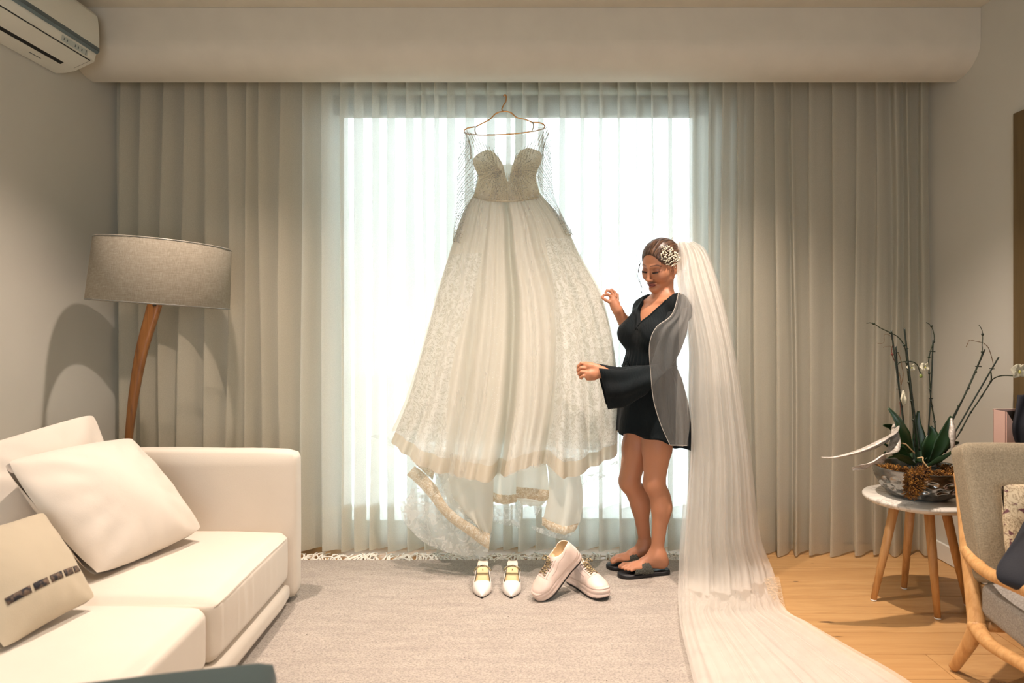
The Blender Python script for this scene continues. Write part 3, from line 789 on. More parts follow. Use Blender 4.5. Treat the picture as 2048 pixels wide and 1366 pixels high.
net = Mat('thin_tulle', rgb(232, 230, 222), 0.8); v = net.coord(); nf = net.ramp(net.noise(18, 4, v, 0.6, 2.0), [(0.5, 0.42), (0.56, 0.85)])
nc, _ = sparkle(net, rgb(228, 226, 218), v, 120, 0.2, 0.6); net.color(nc); net.cloth(nf, 0.45, color=rgb(236, 238, 236)); net = net.m
band_m = Mat('sequin_lace_band', rgb(208, 186, 150), 0.5); v = band_m.coord(); bf = band_m.noise(40, 4, v, 0.65, 2.5)
bc = band_m.ramp(bf, [(0.35, rgb(190, 166, 130)), (0.5, rgb(216, 200, 172)), (0.62, rgb(240, 234, 220))]); bc, _ = sparkle(band_m, bc, v, 120, 0.2, 0.5)
band_m.color(bc); band_m.bump(bf, 0.6, 0.003); band_m.cloth(0.97, 0.3, color=rgb(226, 214, 192)); band_m = band_m.m
illus = Mat('illusion_mesh', rgb(236, 236, 232), 0.8); illus.cloth(0.30, 0.45); illus = illus.m
bead_m = simple('crystal_bead', rgb(206, 204, 196), 0.15, 0.6, var=0.3, nscale=60); thread_m = simple('bugle_bead_cord', rgb(206, 196, 170), 0.4, 0.2, var=0.15, nscale=40)
corset_m = Mat('beaded_bodice', rgb(196, 184, 152), 0.6); v = corset_m.coord(); cf = corset_m.noise(42, 4, v, 0.6, 1.5)
cc = corset_m.ramp(cf, [(0.35, rgb(200, 188, 160)), (0.55, rgb(220, 211, 188)), (0.7, rgb(238, 233, 220))]); cc, _ = sparkle(corset_m, cc, v, 210, 0.2, 0.5); corset_m.color(cc); corset_m.bump(cf, 0.5, 0.002)
corset_m.cloth(0.97, 0.3, color=rgb(222, 212, 186)); corset_m = corset_m.m

# --- skirt
DW = 3.44
Ls = [(948, 388, DW), (927, 425, DW), (905, 490, DW), (878, 580, DW), (848, 690, DW), (818, 795, DW), (783, 882, DW)]
Rs = [(1080, 386, DW), (1128, 448, DW), (1160, 515, DW), (1200, 590, DW), (1224, 680, DW), (1236, 790, DW), (1234, 906, DW)]
VAL = [(0.05, .02, .4), (0.11, .02, .5), (0.18, .025, .5), (0.25, .03, .9), (0.33, .02, .45), (0.395, .02, .35), (0.475, .024, 2.2), (0.555, .02, .35), (0.62, .022, .5), (0.70, .032, 1.2), (0.78, .02, .4), (0.85, .022, .6), (0.92, .02, .5)]
def valley(u, v, shift=0.0):
    s = 0
    for c, w, a in VAL:
        c2 = c + 0.02 * math.sin(v * 3 + c * 20) * v + (0.5 - c) * 0.10 * (1 - v) + shift
        s += a * math.exp(-((u - c2) / (w * (1 + 0.3 * (1 - v)))) ** 2)
    return s
def skirt_off(u, v):
    bul = (0.085 + 0.20 * v) * math.sqrt(max(math.sin(PI * u), 0))
    f = -0.085 * (0.22 + v) * valley(u, v) + 0.006 * nz(u * 4, v * 1.3) * v + 0.003 * math.sin(u * 150) * (1 - v) ** 3
    dz = 0
    if v > 0.6:      # uneven hem
        hem = [(0, 0), (0.1, -0.055), (0.2, -0.10), (0.3, -0.115), (0.42, -0.118), (0.475, -0.122), (0.53, -0.07), (0.62, -0.04), (0.70, -0.045), (0.755, -0.095), (0.80, -0.085), (0.9, -0.04), (1.0, 0)]
        dz = np.interp(u, [h[0] for h in hem], [h[1] for h in hem]) * ((v - 0.6) / 0.4) ** 1.4
        dz += 0.02 * math.sin(PI * u) * 0
    return (0.012 * math.sin(v * 5 + u * 9) * v * math.sin(PI * u), -(bul + f), dz)
NU, NV = 170, 90
sk = drape('skirt', Ls, Rs, NU, NV, skirt_off, [tul.m, lac.m, satin], gown)
fid = 0; mids = []
for i in range(NV - 1):
    for j in range(NU - 1):
        u = j / (NU - 1); v_ = i / (NV - 1)
        lace = (u < 0.22 + 0.04 * math.sin(v_ * 7) and v_ > 0.25) or (u > 0.66 + 0.10 * (1 - v_) + 0.015 * math.sin(v_ * 9) and v_ > 0.2)
        band = v_ > 0.945
        mids.append(2 if band else (1 if lace else 0))
sk.data.polygons.foreach_set('material_index', mids)
def overlay(u0, u1, name):
    def off(u, v):
        uu = u0 + (u1 - u0) * u
        x, y, z = skirt_off(uu, v); return (x, y - 0.020 - 0.018 * v * math.sin(u * PI) - 0.006 * v * math.sin(u * 16 + v * 3), z)
    drape(name, Ls, Rs, 40, 50, off, ovm, gown, warp=lambda u, v: u0 + (u1 - u0) * u)
ovm_ = Mat('overlay_tulle', rgb(244, 242, 236), 0.7); ovm_.cloth(ovm_.ramp(ovm_.noise(6, 3, ovm_.coord((4, 1, 0.4))), [(0.35, 0.08), (0.65, 0.30)]), 0.4, color=rgb(246, 246, 244)); ovm = ovm_.m
overlay(0.10, 0.36, 'tulle_overlay'); overlay(0.50, 0.72, 'tulle_overlay')
def skirt_back(u, v): return (0, 0.04 + 0.03 * v + 0.012 * math.sin(u * 30) * v - (0.04 + 0.03 * v) * (abs(2 * u - 1) ** 4), 0)
drape('skirt_back', Ls, Rs, 60, 30, skirt_back, lac.m, gown)
o = drape('lining_skirt', Ls, Rs, 80, 40, lambda u, v: (0, -(0.015 + 0.01 * v) * math.sin(PI * u) + 0.004 * math.sin(u * 40) * v, 0.05 * v), lining, gown)

# --- train and underskirt panels below the hem
def panel(name, L, R, m, nu=30, nv=24, bul=0.03, folds=0.006, nf=3, seed=0, kids=None):
    return drape(name, L, R, nu, nv, lambda u, v: bul * math.sin(PI * u) + folds * math.sin(nf * 2 * PI * u + seed + v) * (0.4 + v) + 0.006 * nz(u * 2 + seed, v * 2), m, gown)
panel('train_panel', [(868, 900, 3.36), (838, 930, 3.35), (822, 980, 3.34), (808, 1030, 3.33), (830, 1068, 3.33), (858, 1090, 3.33)],
      [(985, 925, 3.34), (986, 980, 3.33), (984, 1030, 3.32), (984, 1060, 3.32), (978, 1095, 3.32), (972, 1112, 3.32)], net, 40, 30, 0.05, 0.010, 3, 1)
panel('train_fold', [(800, 1000, 3.40), (806, 1040, 3.39), (830, 1066, 3.39), (860, 1090, 3.38), (905, 1108, 3.37), (930, 1117, 3.36)],
      [(880, 960, 3.38), (930, 1010, 3.36), (955, 1040, 3.36), (972, 1075, 3.35), (976, 1095, 3.35), (974, 1114, 3.35)], net, 36, 24, 0.02, 0.008, 4, 2)
panel('inner_lining', [(880, 900, 3.33), (872, 930, 3.32), (880, 960, 3.31), (896, 1000, 3.30), (925, 1028, 3.29), (955, 1050, 3.29)],
      [(984, 920, 3.31), (987, 960, 3.30), (986, 1000, 3.29), (986, 1030, 3.29), (984, 1060, 3.29), (980, 1072, 3.29)], lining, 34, 26, 0.04, 0.006, 2, 3)
def bandstrip(name, A, B, m=None, bul=0.008, parent=None):
    """A: upper edge, B: lower edge, from left to right"""
    a = pxline(A, 30); c = pxline(B, 30); V = []
    for i in range(30):
        for k in range(5): V.append((a[i] * (1 - k / 4) + c[i] * k / 4 + np.array([0, -bul * math.sin(PI * k / 4) + 0.003 * math.sin(i * 0.9), 0])).tolist())
    return mesh(name, V, grid_faces(30, 5), m or band_m, gown)
bandstrip('lace_band', [(829, 932, 3.315), (850, 948, 3.30), (872, 972, 3.275), (896, 1012, 3.262), (930, 1040, 3.255), (960, 1058, 3.255), (980, 1068, 3.255)],
          [(813, 950, 3.315), (834, 968, 3.30), (856, 992, 3.275), (890, 1035, 3.262), (925, 1062, 3.255), (952, 1082, 3.255), (978, 1100, 3.255)])
bandstrip('lace_band', [(830, 918, 3.33), (850, 912, 3.325), (873, 926, 3.32)], [(832, 930, 3.33), (846, 942, 3.325), (866, 960, 3.32)])
panel('underskirt', [(984, 915, 3.36), (984, 960, 3.36), (985, 1002, 3.36)], [(1034, 915, 3.36), (1036, 960, 3.36), (1034, 1004, 3.36)], lining, 20, 16, 0.02, 0.004, 2, 4)
bandstrip('lace_band', [(986, 985, 3.345), (1010, 990, 3.335), (1034, 988, 3.345)], [(986, 1004, 3.345), (1010, 1009, 3.335), (1034, 1004, 3.345)])
panel('underskirt', [(1036, 905, 3.34), (1034, 950, 3.34), (1032, 985, 3.34), (1034, 1000, 3.34)], [(1088, 900, 3.33), (1094, 940, 3.33), (1098, 975, 3.33), (1097, 1000, 3.33)], lining, 24, 18, 0.04, 0.004, 2, 5)
bandstrip('lace_band', [(1033, 974, 3.33), (1060, 976, 3.29), (1085, 979, 3.295), (1098, 980, 3.32)], [(1031, 996, 3.33), (1060, 998, 3.29), (1084, 1002, 3.295), (1097, 1000, 3.32)])
panel('underskirt', [(1038, 996, 3.345), (1042, 1008, 3.345)], [(1094, 998, 3.335), (1086, 1010, 3.335)], lining, 20, 5, 0.03, 0.006, 3, 5)
panel('underskirt', [(1090, 905, 3.34), (1098, 960, 3.33), (1092, 1010, 3.32), (1083, 1050, 3.31)], [(1148, 915, 3.33), (1160, 950, 3.32), (1166, 1000, 3.31), (1160, 1045, 3.30)], lining, 28, 24, 0.06, 0.005, 2, 6)
bandstrip('lace_band', [(1084, 1034, 3.28), (1105, 1044, 3.25), (1130, 1052, 3.24), (1158, 1046, 3.27)], [(1084, 1050, 3.28), (1102, 1062, 3.25), (1128, 1069, 3.24), (1150, 1062, 3.27)])
bandstrip('lace_trim', [(1062, 1050, 3.36), (1088, 1058, 3.33), (1120, 1066, 3.32), (1150, 1060, 3.33)], [(1064, 1058, 3.36), (1090, 1070, 3.33), (1124, 1078, 3.32), (1150, 1066, 3.33)], net)
panel('lace_fragment', [(984, 1008, 3.38), (984, 1042, 3.38)], [(1044, 1010, 3.38), (1040, 1056, 3.38)], net, 16, 10, 0.01, 0.004, 2, 7)
panel('lace_fragment', [(1066, 1008, 3.36), (1070, 1030, 3.36)], [(1086, 1008, 3.36), (1074, 1032, 3.36)], net, 8, 8, 0.01, 0.003, 2, 7)
bandstrip('lace_trim', [(1168, 952, 3.47), (1195, 944, 3.47), (1235, 920, 3.47)], [(1166, 972, 3.47), (1200, 958, 3.47), (1238, 940, 3.47)], net)
panel('train_panel', [(1130, 905, 3.44), (1165, 930, 3.44), (1170, 960, 3.44)], [(1232, 900, 3.44), (1236, 912, 3.44), (1236, 925, 3.44)], illus, 20, 10, 0.01, 0.003, 2, 7)
panel('train_panel', [(736, 872, 3.46), (760, 880, 3.46), (800, 905, 3.45)], [(800, 862, 3.44), (820, 880, 3.44), (850, 905, 3.43)], illus, 12, 8, 0.01, 0.003, 2, 8)

# --- bodice
def BD(px, py, e=0.0):
    """front surface of the bodice, e = standing proud of it"""
    t = (px - 1013) / 78
    cup = 0.030 * (math.exp(-((px - 978) / 26) ** 2 - ((py - 330) / 26) ** 2) + math.exp(-((px - 1050) / 26) ** 2 - ((py - 328) / 26) ** 2))
    return P(px, py, 3.43 - 0.085 * (1 - min(1, t * t)) - cup - e)
def fill_poly(name, poly, m, parent, step=5, e=0.0, back=None, fnp=None):
    """sheet over a closed outline on the bodice surface"""
    f3 = fnp or (lambda x, y: BD(x, y, e))
    pts = [Vector(p) for p in poly]; n = len(pts)
    xs = [p.x for p in pts]; ys = [p.y for p in pts]; extra = []
    def inside(x, y):
        c = False; j = n - 1
        for i in range(n):
            if (pts[i].y > y) != (pts[j].y > y) and x < (pts[j].x - pts[i].x) * (y - pts[i].y) / (pts[j].y - pts[i].y) + pts[i].x: c = not c
            j = i
        return c
    y = min(ys) + step / 2
    while y < max(ys):
        x = min(xs) + step / 2
        while x < max(xs):
            if inside(x, y): extra.append(Vector((x, y)))
            x += step
        y += step
    vv, _, ff, _, _, _ = delaunay_2d_cdt(pts + extra, [], [list(range(n))], 1, 1e-4)
    return mesh(name, [f3(p.x, p.y) for p in vv], [tuple(f) for f in ff], m, parent)
def dense(pl, closed=True, n=None):
    a = crom([(x, y) for x, y in pl] + ([pl[0]] if closed else []), n or len(pl) * 6); return [tuple(p) for p in (a[:-1] if closed else a)]
cup_l = [(947, 392), (953, 372), (957, 352), (950, 338), (946, 322), (951, 312), (962, 304), (975, 300), (988, 305), (998, 316), (1006, 330), (1010, 348), (1014, 362)]
cup_r = [(1018, 362), (1021, 346), (1025, 330), (1032, 315), (1042, 302), (1056, 296), (1070, 299), (1082, 306), (1083, 322), (1075, 340), (1071, 355), (1075, 372), (1080, 388)]
outline = dense(cup_l, False, 60) + dense(cup_r, False, 60) + [(1075, 398), (1050, 402), (1013, 405), (975, 403), (955, 398)]
fill_poly('bodice', outline, corset_m, gown, 4)
back_o = [(947, 392), (955, 352), (948, 320), (985, 330), (1045, 328), (1082, 318), (1073, 352), (1080, 388), (1013, 396)]
fill_poly('bodice_back', back_o, lining, gown, 6, fnp=lambda x, y: P(x, y, 3.455 + 0.03 * (1 - ((x - 1013) / 78) ** 2)))
ill = [(929, 262), (937, 276), (941, 296), (944, 318), (950, 338), (957, 352), (990, 360), (1013, 364), (1040, 360), (1071, 352), (1077, 332), (1083, 305), (1086, 275), (1089, 252), (1078, 254), (1064, 262), (1040, 272), (1012, 274), (980, 272), (955, 268)]
fill_poly('illusion_yoke', ill, illus, gown, 6, e=-0.003)
# boning lines and bugle-bead rays
b = MB(); dots = MB()
def ray(pts, r=0.0014, e=0.004, n=16):
    q = crom(pts, n); b.tube([BD(x, y, e) for x, y in q], r, 5); return q
rr = random.Random(4)
def beads_along(q, e=0.005, step=3.2, r=0.0014, jit=1.0):
    L = 0
    for i in range(1, len(q)):
        L += math.hypot(q[i][0] - q[i - 1][0], q[i][1] - q[i - 1][1])
        if L > step:
            dots.ball(BD(q[i][0] + rr.uniform(-jit, jit), q[i][1] + rr.uniform(-jit, jit), e), r * rr.uniform(0.7, 1.3), 6, 4); L = 0
for k in range(15):
    x0 = 976 + k * 5.4; s = (x0 - 1014) / 40
    top = 322 + 26 * (1 - abs(s)) + rr.uniform(-6, 6)
    q = ray([(x0, 402), (1014 + s * 30, 378), (1014 + s * 24, 355), (1014 + s * 30, top)], 0.0014)
    beads_along(q)
for sgx in (-1, 1):
    cx, cy = 1014 + sgx * 10, 344
    for k in range(13):
        a = math.radians(-62 + k * 12.5); Lr = 52 - 8 * abs(k - 6) / 6 + rr.uniform(-5, 5)
        ex, ey = cx + sgx * Lr * math.cos(a), cy + Lr * math.sin(a) * 0.85
        q = ray([(cx, cy), (cx + sgx * Lr * 0.45 * math.cos(a * 0.7), cy + Lr * 0.42 * math.sin(a * 0.75) - 3), (ex, ey)], 0.0015); beads_along(q, step=2.6)
        q2 = crom([(cx + sgx * 8, cy + 3), (ex - sgx * 1, ey + 5)], 14); beads_along(q2, step=3, jit=2)
    # rays running up the sheer yoke to the shoulder
    for k in range(9):
        x0 = 1014 + sgx * (14 + k * 6.2); y0 = 330 - k * 3.6
        ex = 1014 + sgx * (20 + k * 7.6); ey = y0 - 24 - 2.2 * k
        q = ray([(x0, y0), ((x0 + ex) / 2 - sgx * 2.5, (y0 + ey) / 2 + 3), (ex, ey)], 0.0013, 0.002); q3 = [(x + sgx * 2.5, y - 4) for x, y in q]; beads_along(q3, 0.002, 3)
    for pl in ([(1014 + sgx * 72, 318), (1014 + sgx * 74, 290), (1014 + sgx * 84, 264)],):
        q = crom(pl, 60); b.tube([BD(x, y, 0.002) for x, y in q], 0.0022, 5); beads_along(q, 0.003, 1.6, 0.0018, 0.6)
for k in range(420):
    x = rr.uniform(950, 1078); y = rr.uniform(300, 400)
    if abs(x - 1014) < 22 and y < 350: continue
    dots.ball(BD(x, y, 0.004), rr.uniform(0.0009, 0.0018), 5, 4)
for k in range(110):
    x = rr.uniform(935, 1085); y = rr.uniform(272, 330)
    dots.ball(BD(x, y, 0.002), 0.0011, 5, 4)
b.build('bugle_bead_rays', thread_m, gown, kind='stuff')
# waist seam and pleats of the bodice sides
b = MB()
b.tube([BD(x, 402 - abs(x - 1013) ** 2 / 520, 0.004) for x in np.linspace(948, 1079, 30)], 0.003, 6); b.build('waist_seam', thread_m, gown)
# sleeves, hanging empty
def sleeve(L, R, seed, sg):
    o = drape('sleeve', L, R, 16, 40, lambda u, v: 0.03 * math.sin(PI * u) + 0.008 * nz(u * 2 + seed, v * 4), illus2, gown)
    drape('sleeve_back', L, R, 10, 24, lambda u, v: -0.02 * math.sin(PI * u), illus2, o)
    A = pxline(L, 60); B = pxline(R, 60); r2 = random.Random(seed)
    dt = MB(); ln = MB()
    for k in range(300):
        i = r2.randrange(0, 60); u = r2.random(); p = A[i] * (1 - u) + B[i] * u; p[1] -= 0.03 * math.sin(PI * u) + 0.006; dt.ball(p, r2.uniform(0.0012, 0.0025), 5, 4)
    for k in range(22):
        i0 = int(k * 2.3); pts = []
        for t in range(9):
            f = t / 8; i = min(i0 + int(f * 16), 59); u = (1 - f) if sg < 0 else f
            u = 0.05 + 0.9 * u; p = A[i] * (1 - u) + B[i] * u; p[1] -= 0.03 * math.sin(PI * u) + 0.004; pts.append(p)
        ln.tube(pts, 0.0011, 4)
    dt.build('sleeve_beads', bead_m, o, kind='stuff'); ln.build('sleeve_bead_lines', lace_white, o, kind='stuff')
    return o
lace_white = simple('white_bead_line', rgb(196, 192, 180), 0.4, 0.1)
im2 = Mat('sleeve_mesh', rgb(228, 230, 228), 0.8); im2.cloth(0.38, 0.45); illus2 = im2.m
sleeve([(929, 263, 3.45), (918, 285, 3.45), (914, 330, 3.45), (913, 390, 3.45), (909, 440, 3.45), (905, 482, 3.44)],
       [(940, 280, 3.44), (948, 320, 3.44), (956, 362, 3.44), (948, 400, 3.43), (938, 440, 3.42), (928, 490, 3.41)], 3, -1)
sleeve([(1084, 270, 3.44), (1080, 320, 3.44), (1074, 352, 3.44), (1088, 395, 3.43), (1108, 432, 3.42), (1128, 466, 3.41)],
       [(1092, 252, 3.45), (1101, 280, 3.45), (1104, 330, 3.45), (1108, 385, 3.45), (1124, 430, 3.44), (1146, 470, 3.42)], 5, 1)
for sg, pl in ((1, [(905, 480), (915, 486), (927, 490)]), (2, [(1129, 468), (1138, 472), (1147, 470)])):
    cb = MB()
    for k in range(60):
        q = crom(pl, 20)[rr.randrange(20)]; h = rr.uniform(0, 46) * rr.random()
        cb.ball(P(q[0] + (h * 0.2 if sg == 1 else -h * 0.45), q[1] - h, 3.395 + rr.uniform(-0.01, 0.01)), rr.uniform(0.0012, 0.0028), 6, 4)
    cb.build('cuff_beads', thread_m, gown, kind='stuff')
for pl in ([(951, 253, 3.465), (950, 262, 3.45), (953, 270, 3.44)], [(1066, 245, 3.465), (1067, 253, 3.45), (1064, 262, 3.44)]):
    MB().tube(pxline(pl, 8), 0.0045, 6, flat=0.3).build('hanging_loop', satin, gown)
dots.build('crystal_beads', bead_m, gown, kind='stuff')
# ================================================================ the bride
bride = empty('person', (0.72, 3.38, 0.012), 'woman in dark romper and long bridal veil standing beside the gown, holding its skirt', 'person')
SK = 0
f_ = np.array([-.85, -.53, 0.0]); l_ = np.array([.53, -.85, 0.0]); z_ = np.array([0, 0, 1.0]); BR = np.array([l_, f_, z_])
def B3(px, py, d, a=0, b=0, c=0): return np.array(P(px, py, d)) + l_ * a + f_ * b + z_ * c
# head frame: x her left, y forward, z up
yaw = math.radians(50); pit = math.radians(20); roll = math.radians(7)
fh = Vector((-math.sin(yaw) * math.cos(pit), -math.cos(yaw) * math.cos(pit), -math.sin(pit)))
lh = Vector((math.cos(yaw), -math.sin(yaw), 0)); uh = fh.cross(-lh) * 1.0
uh = (-lh).cross(fh).normalized()
lh2 = (lh * math.cos(roll) - uh * math.sin(roll)).normalized(); uh = (uh * math.cos(roll) + lh * math.sin(roll)).normalized(); lh = lh2
HS = 1.06
HC = P(1320, 531, 3.34)
TH = Matrix(((lh.x * HS, fh.x * HS, uh.x * HS, HC.x), (lh.y * HS, fh.y * HS, uh.y * HS, HC.y), (lh.z * HS, fh.z * HS, uh.z * HS, HC.z), (0, 0, 0, 1)))
def hl(p): return TH @ Vector(p)
THi = TH.inverted()
RH = np.array([list(lh), list(fh), list(uh)])

def head(F):
    def e(c, r, k=0.012, sub=False): F.ell(np.array(hl(c)), [q * HS for q in r], RH, k, sub)
    def c(a, b, ra, rb=None, k=0.01, sub=False): F.cap(np.array(hl(a)), np.array(hl(b)), ra * HS, (ra if rb is None else rb) * HS, k, sub)
    e((0, -0.012, 0.036), (0.073, 0.092, 0.076), 0.001)
    e((0, 0.018, -0.012), (0.063, 0.064, 0.080), 0.02)
    for s in (-1, 1):
        c((s * 0.050, -0.005, -0.052), (s * 0.012, 0.062, -0.090), 0.017, 0.014, 0.022)
        e((s * 0.037, 0.050, -0.034), (0.025, 0.026, 0.026), 0.018)
        e((s * 0.050, 0.030, -0.015), (0.018, 0.03, 0.022), 0.018)
        c((s * 0.008, 0.079, 0.018), (s * 0.044, 0.061, 0.018), 0.0085, 0.007, 0.012)
    e((0, 0.066, -0.093), (0.020, 0.018, 0.016), 0.014)
    for s in (-1, 1): e((s * 0.031, 0.090, 0.000), (0.016, 0.014, 0.011), 0.014, True)
    for s in (-1, 1): e((s * 0.0305, 0.0640, -0.002), (0.0165, 0.0155, 0.0125), 0.004)
    c((0, 0.081, 0.008), (0, 0.099, -0.036), 0.0065, 0.0088, 0.009)
    e((0, 0.101, -0.040), (0.0095, 0.009, 0.008), 0.006)
    for s in (-1, 1): e((s * 0.0120, 0.088, -0.043), (0.0072, 0.010, 0.0068), 0.005)
    for s in (-1, 1): c((s * 0.0255, 0.0745, -0.0625), (s * 0.004, 0.0885, -0.0625), 0.0036, 0.0052, 0.004)
    for s in (-1, 1): c((s * 0.0225, 0.0755, -0.0665), (0, 0.0865, -0.0735), 0.0042, 0.0066, 0.004)
    c((-0.023, 0.0800, -0.0672), (0.0, 0.0955, -0.0675), 0.0016, 0.0016, 0.003, True); c((0.023, 0.0800, -0.0672), (0.0, 0.0955, -0.0675), 0.0016, 0.0016, 0.003, True)
    for s in (-1, 1):
        e((s * 0.071, -0.012, -0.008), (0.009, 0.017, 0.030), 0.006); e((s * 0.079, -0.009, -0.004), (0.006, 0.010, 0.017), 0.004, True)
        e((s * 0.069, -0.004, -0.036), (0.008, 0.009, 0.011), 0.006)

zs = np.unique(np.r_[np.arange(0.012, 0.10, 0.0028), np.arange(0.10, 0.93, 0.007), np.arange(0.93, 1.06, 0.0028), np.arange(1.06, 1.26, 0.006), np.arange(1.26, 1.70, 0.0025)].round(4))
A0 = P(1148, 640, 3.15); A1 = P(1385, 640, 3.3)
F = Field(np.arange(0.285, 0.905, 0.0029), np.arange(3.03, 3.60, 0.0032), zs)
# legs
nh, nk, na = B3(1318, 828, 3.31), B3(1309, 965, 3.31), B3(1314, 1108, 3.345)
fhp, fk, fa = B3(1286, 828, 3.44), B3(1259, 962, 3.44), B3(1291, 1090, 3.475)
def leg(h, k, a, cal):
    F.cap(h, (h + k) / 2, 0.088, 0.070, 0.02); F.cap((h + k) / 2, k, 0.070, 0.050, 0.02)
    F.ell(k + f_ * 0.006, (0.044, 0.048, 0.058), BR, 0.02)
    F.cap(k, cal, 0.046, 0.043, 0.02); F.ell(cal - f_ * 0.012 + z_ * 0.01, (0.039, 0.043, 0.095), BR, 0.03)
    F.cap(cal, a, 0.042, 0.028, 0.02)
leg(nh, nk, na, B3(1322, 1015, 3.325)); leg(fhp, fk, fa, B3(1280, 1010, 3.455))
# feet: local frame x forward from the heel, y to her left, z up
def foot_T(px, py, pz, d, ang):
    p = P(px, py, d); c, s = math.cos(ang), math.sin(ang)
    return Matrix(((c, -s, 0, p.x), (s, c, 0, p.y), (0, 0, 1, pz), (0, 0, 0, 1)))
FT = [(foot_T(1336, 1148, 0.042, 3.355, math.radians(180 + 12)), 1, na), (foot_T(1309, 1124, 0.042, 3.475, math.radians(180 + 14)), -1, fa)]
for T, sd, ank in FT:
    L = lambda x, y, z: np.array(T @ Vector((x, y, z)))
    F.ell(L(0.030, 0, 0.024), (0.032, 0.027, 0.026), np.array(T.to_3x3()).T, 0.02)
    F.cap(ank, L(0.045, 0, 0.055), 0.034, 0.034, 0.03); F.cap(ank, L(0.04, 0, 0.035), 0.030, 0.028, 0.02)
    F.cap(L(0.055, 0, 0.058), L(0.125, 0, 0.036), 0.030, 0.023, 0.03)
    F.cap(L(0.04, 0, 0.028), L(0.17, 0, 0.018), 0.024, 0.018, 0.02)
    F.ell(L(0.165, 0, 0.018), (0.045, 0.043, 0.018), np.array(T.to_3x3()).T, 0.02)
    for i, (x1, y1, r) in enumerate([(0.238, -0.026, .0115), (0.236, -0.006, .0085), (0.228, 0.009, .0082), (0.217, 0.022, .0078), (0.204, 0.034, .0074)]):
        y1 *= sd
        F.cap(L(0.180 - 0.006 * i, y1 * 0.85, 0.018), L(x1 - 0.018, y1, 0.020), r, r, 0.006); F.cap(L(x1 - 0.018, y1, 0.019), L(x1, y1, 0.011), r, r * 0.92, 0.003)
# torso
hip, wst, cst = B3(1306, 825, 3.37), B3(1298, 737, 3.37), B3(1306, 668, 3.37)
F.ell(hip, (0.160, 0.115, 0.12), BR, 0.05); F.ell(hip - f_ * 0.05 - z_ * 0.01, (0.14, 0.085, 0.10), BR, 0.04)
F.ell(wst, (0.125, 0.098, 0.13), BR, 0.06); F.ell(cst, (0.145, 0.105, 0.15), BR, 0.05)
for s in (-1, 1): F.ell(cst + f_ * 0.075 + l_ * s * 0.068 + z_ * 0.0, (0.062, 0.060, 0.062), BR, 0.03)
sh_c = B3(1326, 612, 3.36)
sn_, sf_ = sh_c + l_ * 0.120 - z_ * 0.022, sh_c - l_ * 0.140 - z_ * 0.022
F.cap(sn_ * 0.9 + sf_ * 0.1, sf_ * 0.9 + sn_ * 0.1, 0.042, 0.042, 0.04)
F.ell(sh_c - z_ * 0.05 + f_ * 0.01, (0.12, 0.075, 0.075), BR, 0.04)
nb = sh_c + z_ * 0.03 + f_ * 0.0; nt = np.array(hl((0, -0.036, -0.045)))
F.cap(nb, nt, 0.047, 0.042, 0.025); F.cap(sh_c + z_ * 0.045, sh_c + l_ * 0.09 + z_ * 0.012, 0.035, 0.035, 0.04); F.cap(sh_c + z_ * 0.045, sh_c - l_ * 0.09 + z_ * 0.012, 0.035, 0.035, 0.04)
F.cap(sh_c + f_ * 0.055 + z_ * 0.01 + l_ * 0.01, sh_c + f_ * 0.045 + l_ * 0.075 + z_ * 0.022, 0.010, 0.009, 0.02); F.cap(sh_c + f_ * 0.055 + z_ * 0.01 - l_ * 0.01, sh_c + f_ * 0.045 - l_ * 0.075 + z_ * 0.022, 0.010, 0.009, 0.02)
# arms
ne, nw = B3(1309, 756, 3.155), B3(1203, 744, 3.17)
fe, fw = B3(1278, 700, 3.50), B3(1235, 620, 3.40)
F.ell(sn_, (0.045, 0.046, 0.055), BR, 0.03); F.ell(sf_, (0.045, 0.046, 0.055), BR, 0.03)
F.chain([sn_, (sn_ + ne) / 2, ne], [0.042, 0.036, 0.027], 0.012); F.chain([ne, B3(1250, 760, 3.165), nw], [0.027, 0.027, 0.024], 0.02)
F.chain([sf_, fe], [0.050, 0.040], 0.02); F.chain([fe, fe * 0.6 + fw * 0.4, fw], [0.040, 0.036, 0.025], 0.02)
# near hand: knuckles to the left, fingers bent down onto the cloth
def W3(px, py, d): return np.array(P(px, py, d))
F.cap(nw, W3(1192, 744, 3.165), 0.026, 0.024, 0.012)
F.chain([W3(1194, 736, 3.165), W3(1180, 733, 3.165), W3(1172, 731, 3.168)], [0.019, 0.018, 0.013], 0.012)
F.chain([W3(1194, 748, 3.16), W3(1181, 748, 3.155), W3(1172, 748, 3.155)], [0.020, 0.020, 0.014], 0.012)
F.cap(W3(1188, 754, 3.155), W3(1176, 756, 3.155), 0.016, 0.013, 0.01)
for pl, r in (([(1174, 727, 3.175), (1163, 727, 3.180), (1157, 733, 3.190), (1156, 739, 3.198)], .0082), ([(1173, 736, 3.160), (1162, 736, 3.160), (1156, 741, 3.172), (1158, 746, 3.182)], .0082),
              ([(1173, 744, 3.153), (1163, 744, 3.148), (1158, 748, 3.158), (1160, 751, 3.172)], .0080), ([(1174, 753, 3.152), (1166, 752, 3.146), (1161, 755, 3.154), (1163, 757, 3.166)], .0072)):
    F.chain([W3(*q) for q in pl], [r * 1.12, r * 1.05, r * 0.98, r * 0.85], 0.003)
F.chain([W3(1192, 752, 3.185), W3(1178, 752, 3.205), W3(1166, 748, 3.208), W3(1158, 743, 3.205)], [.015, .0115, .0095, .0080], 0.006)
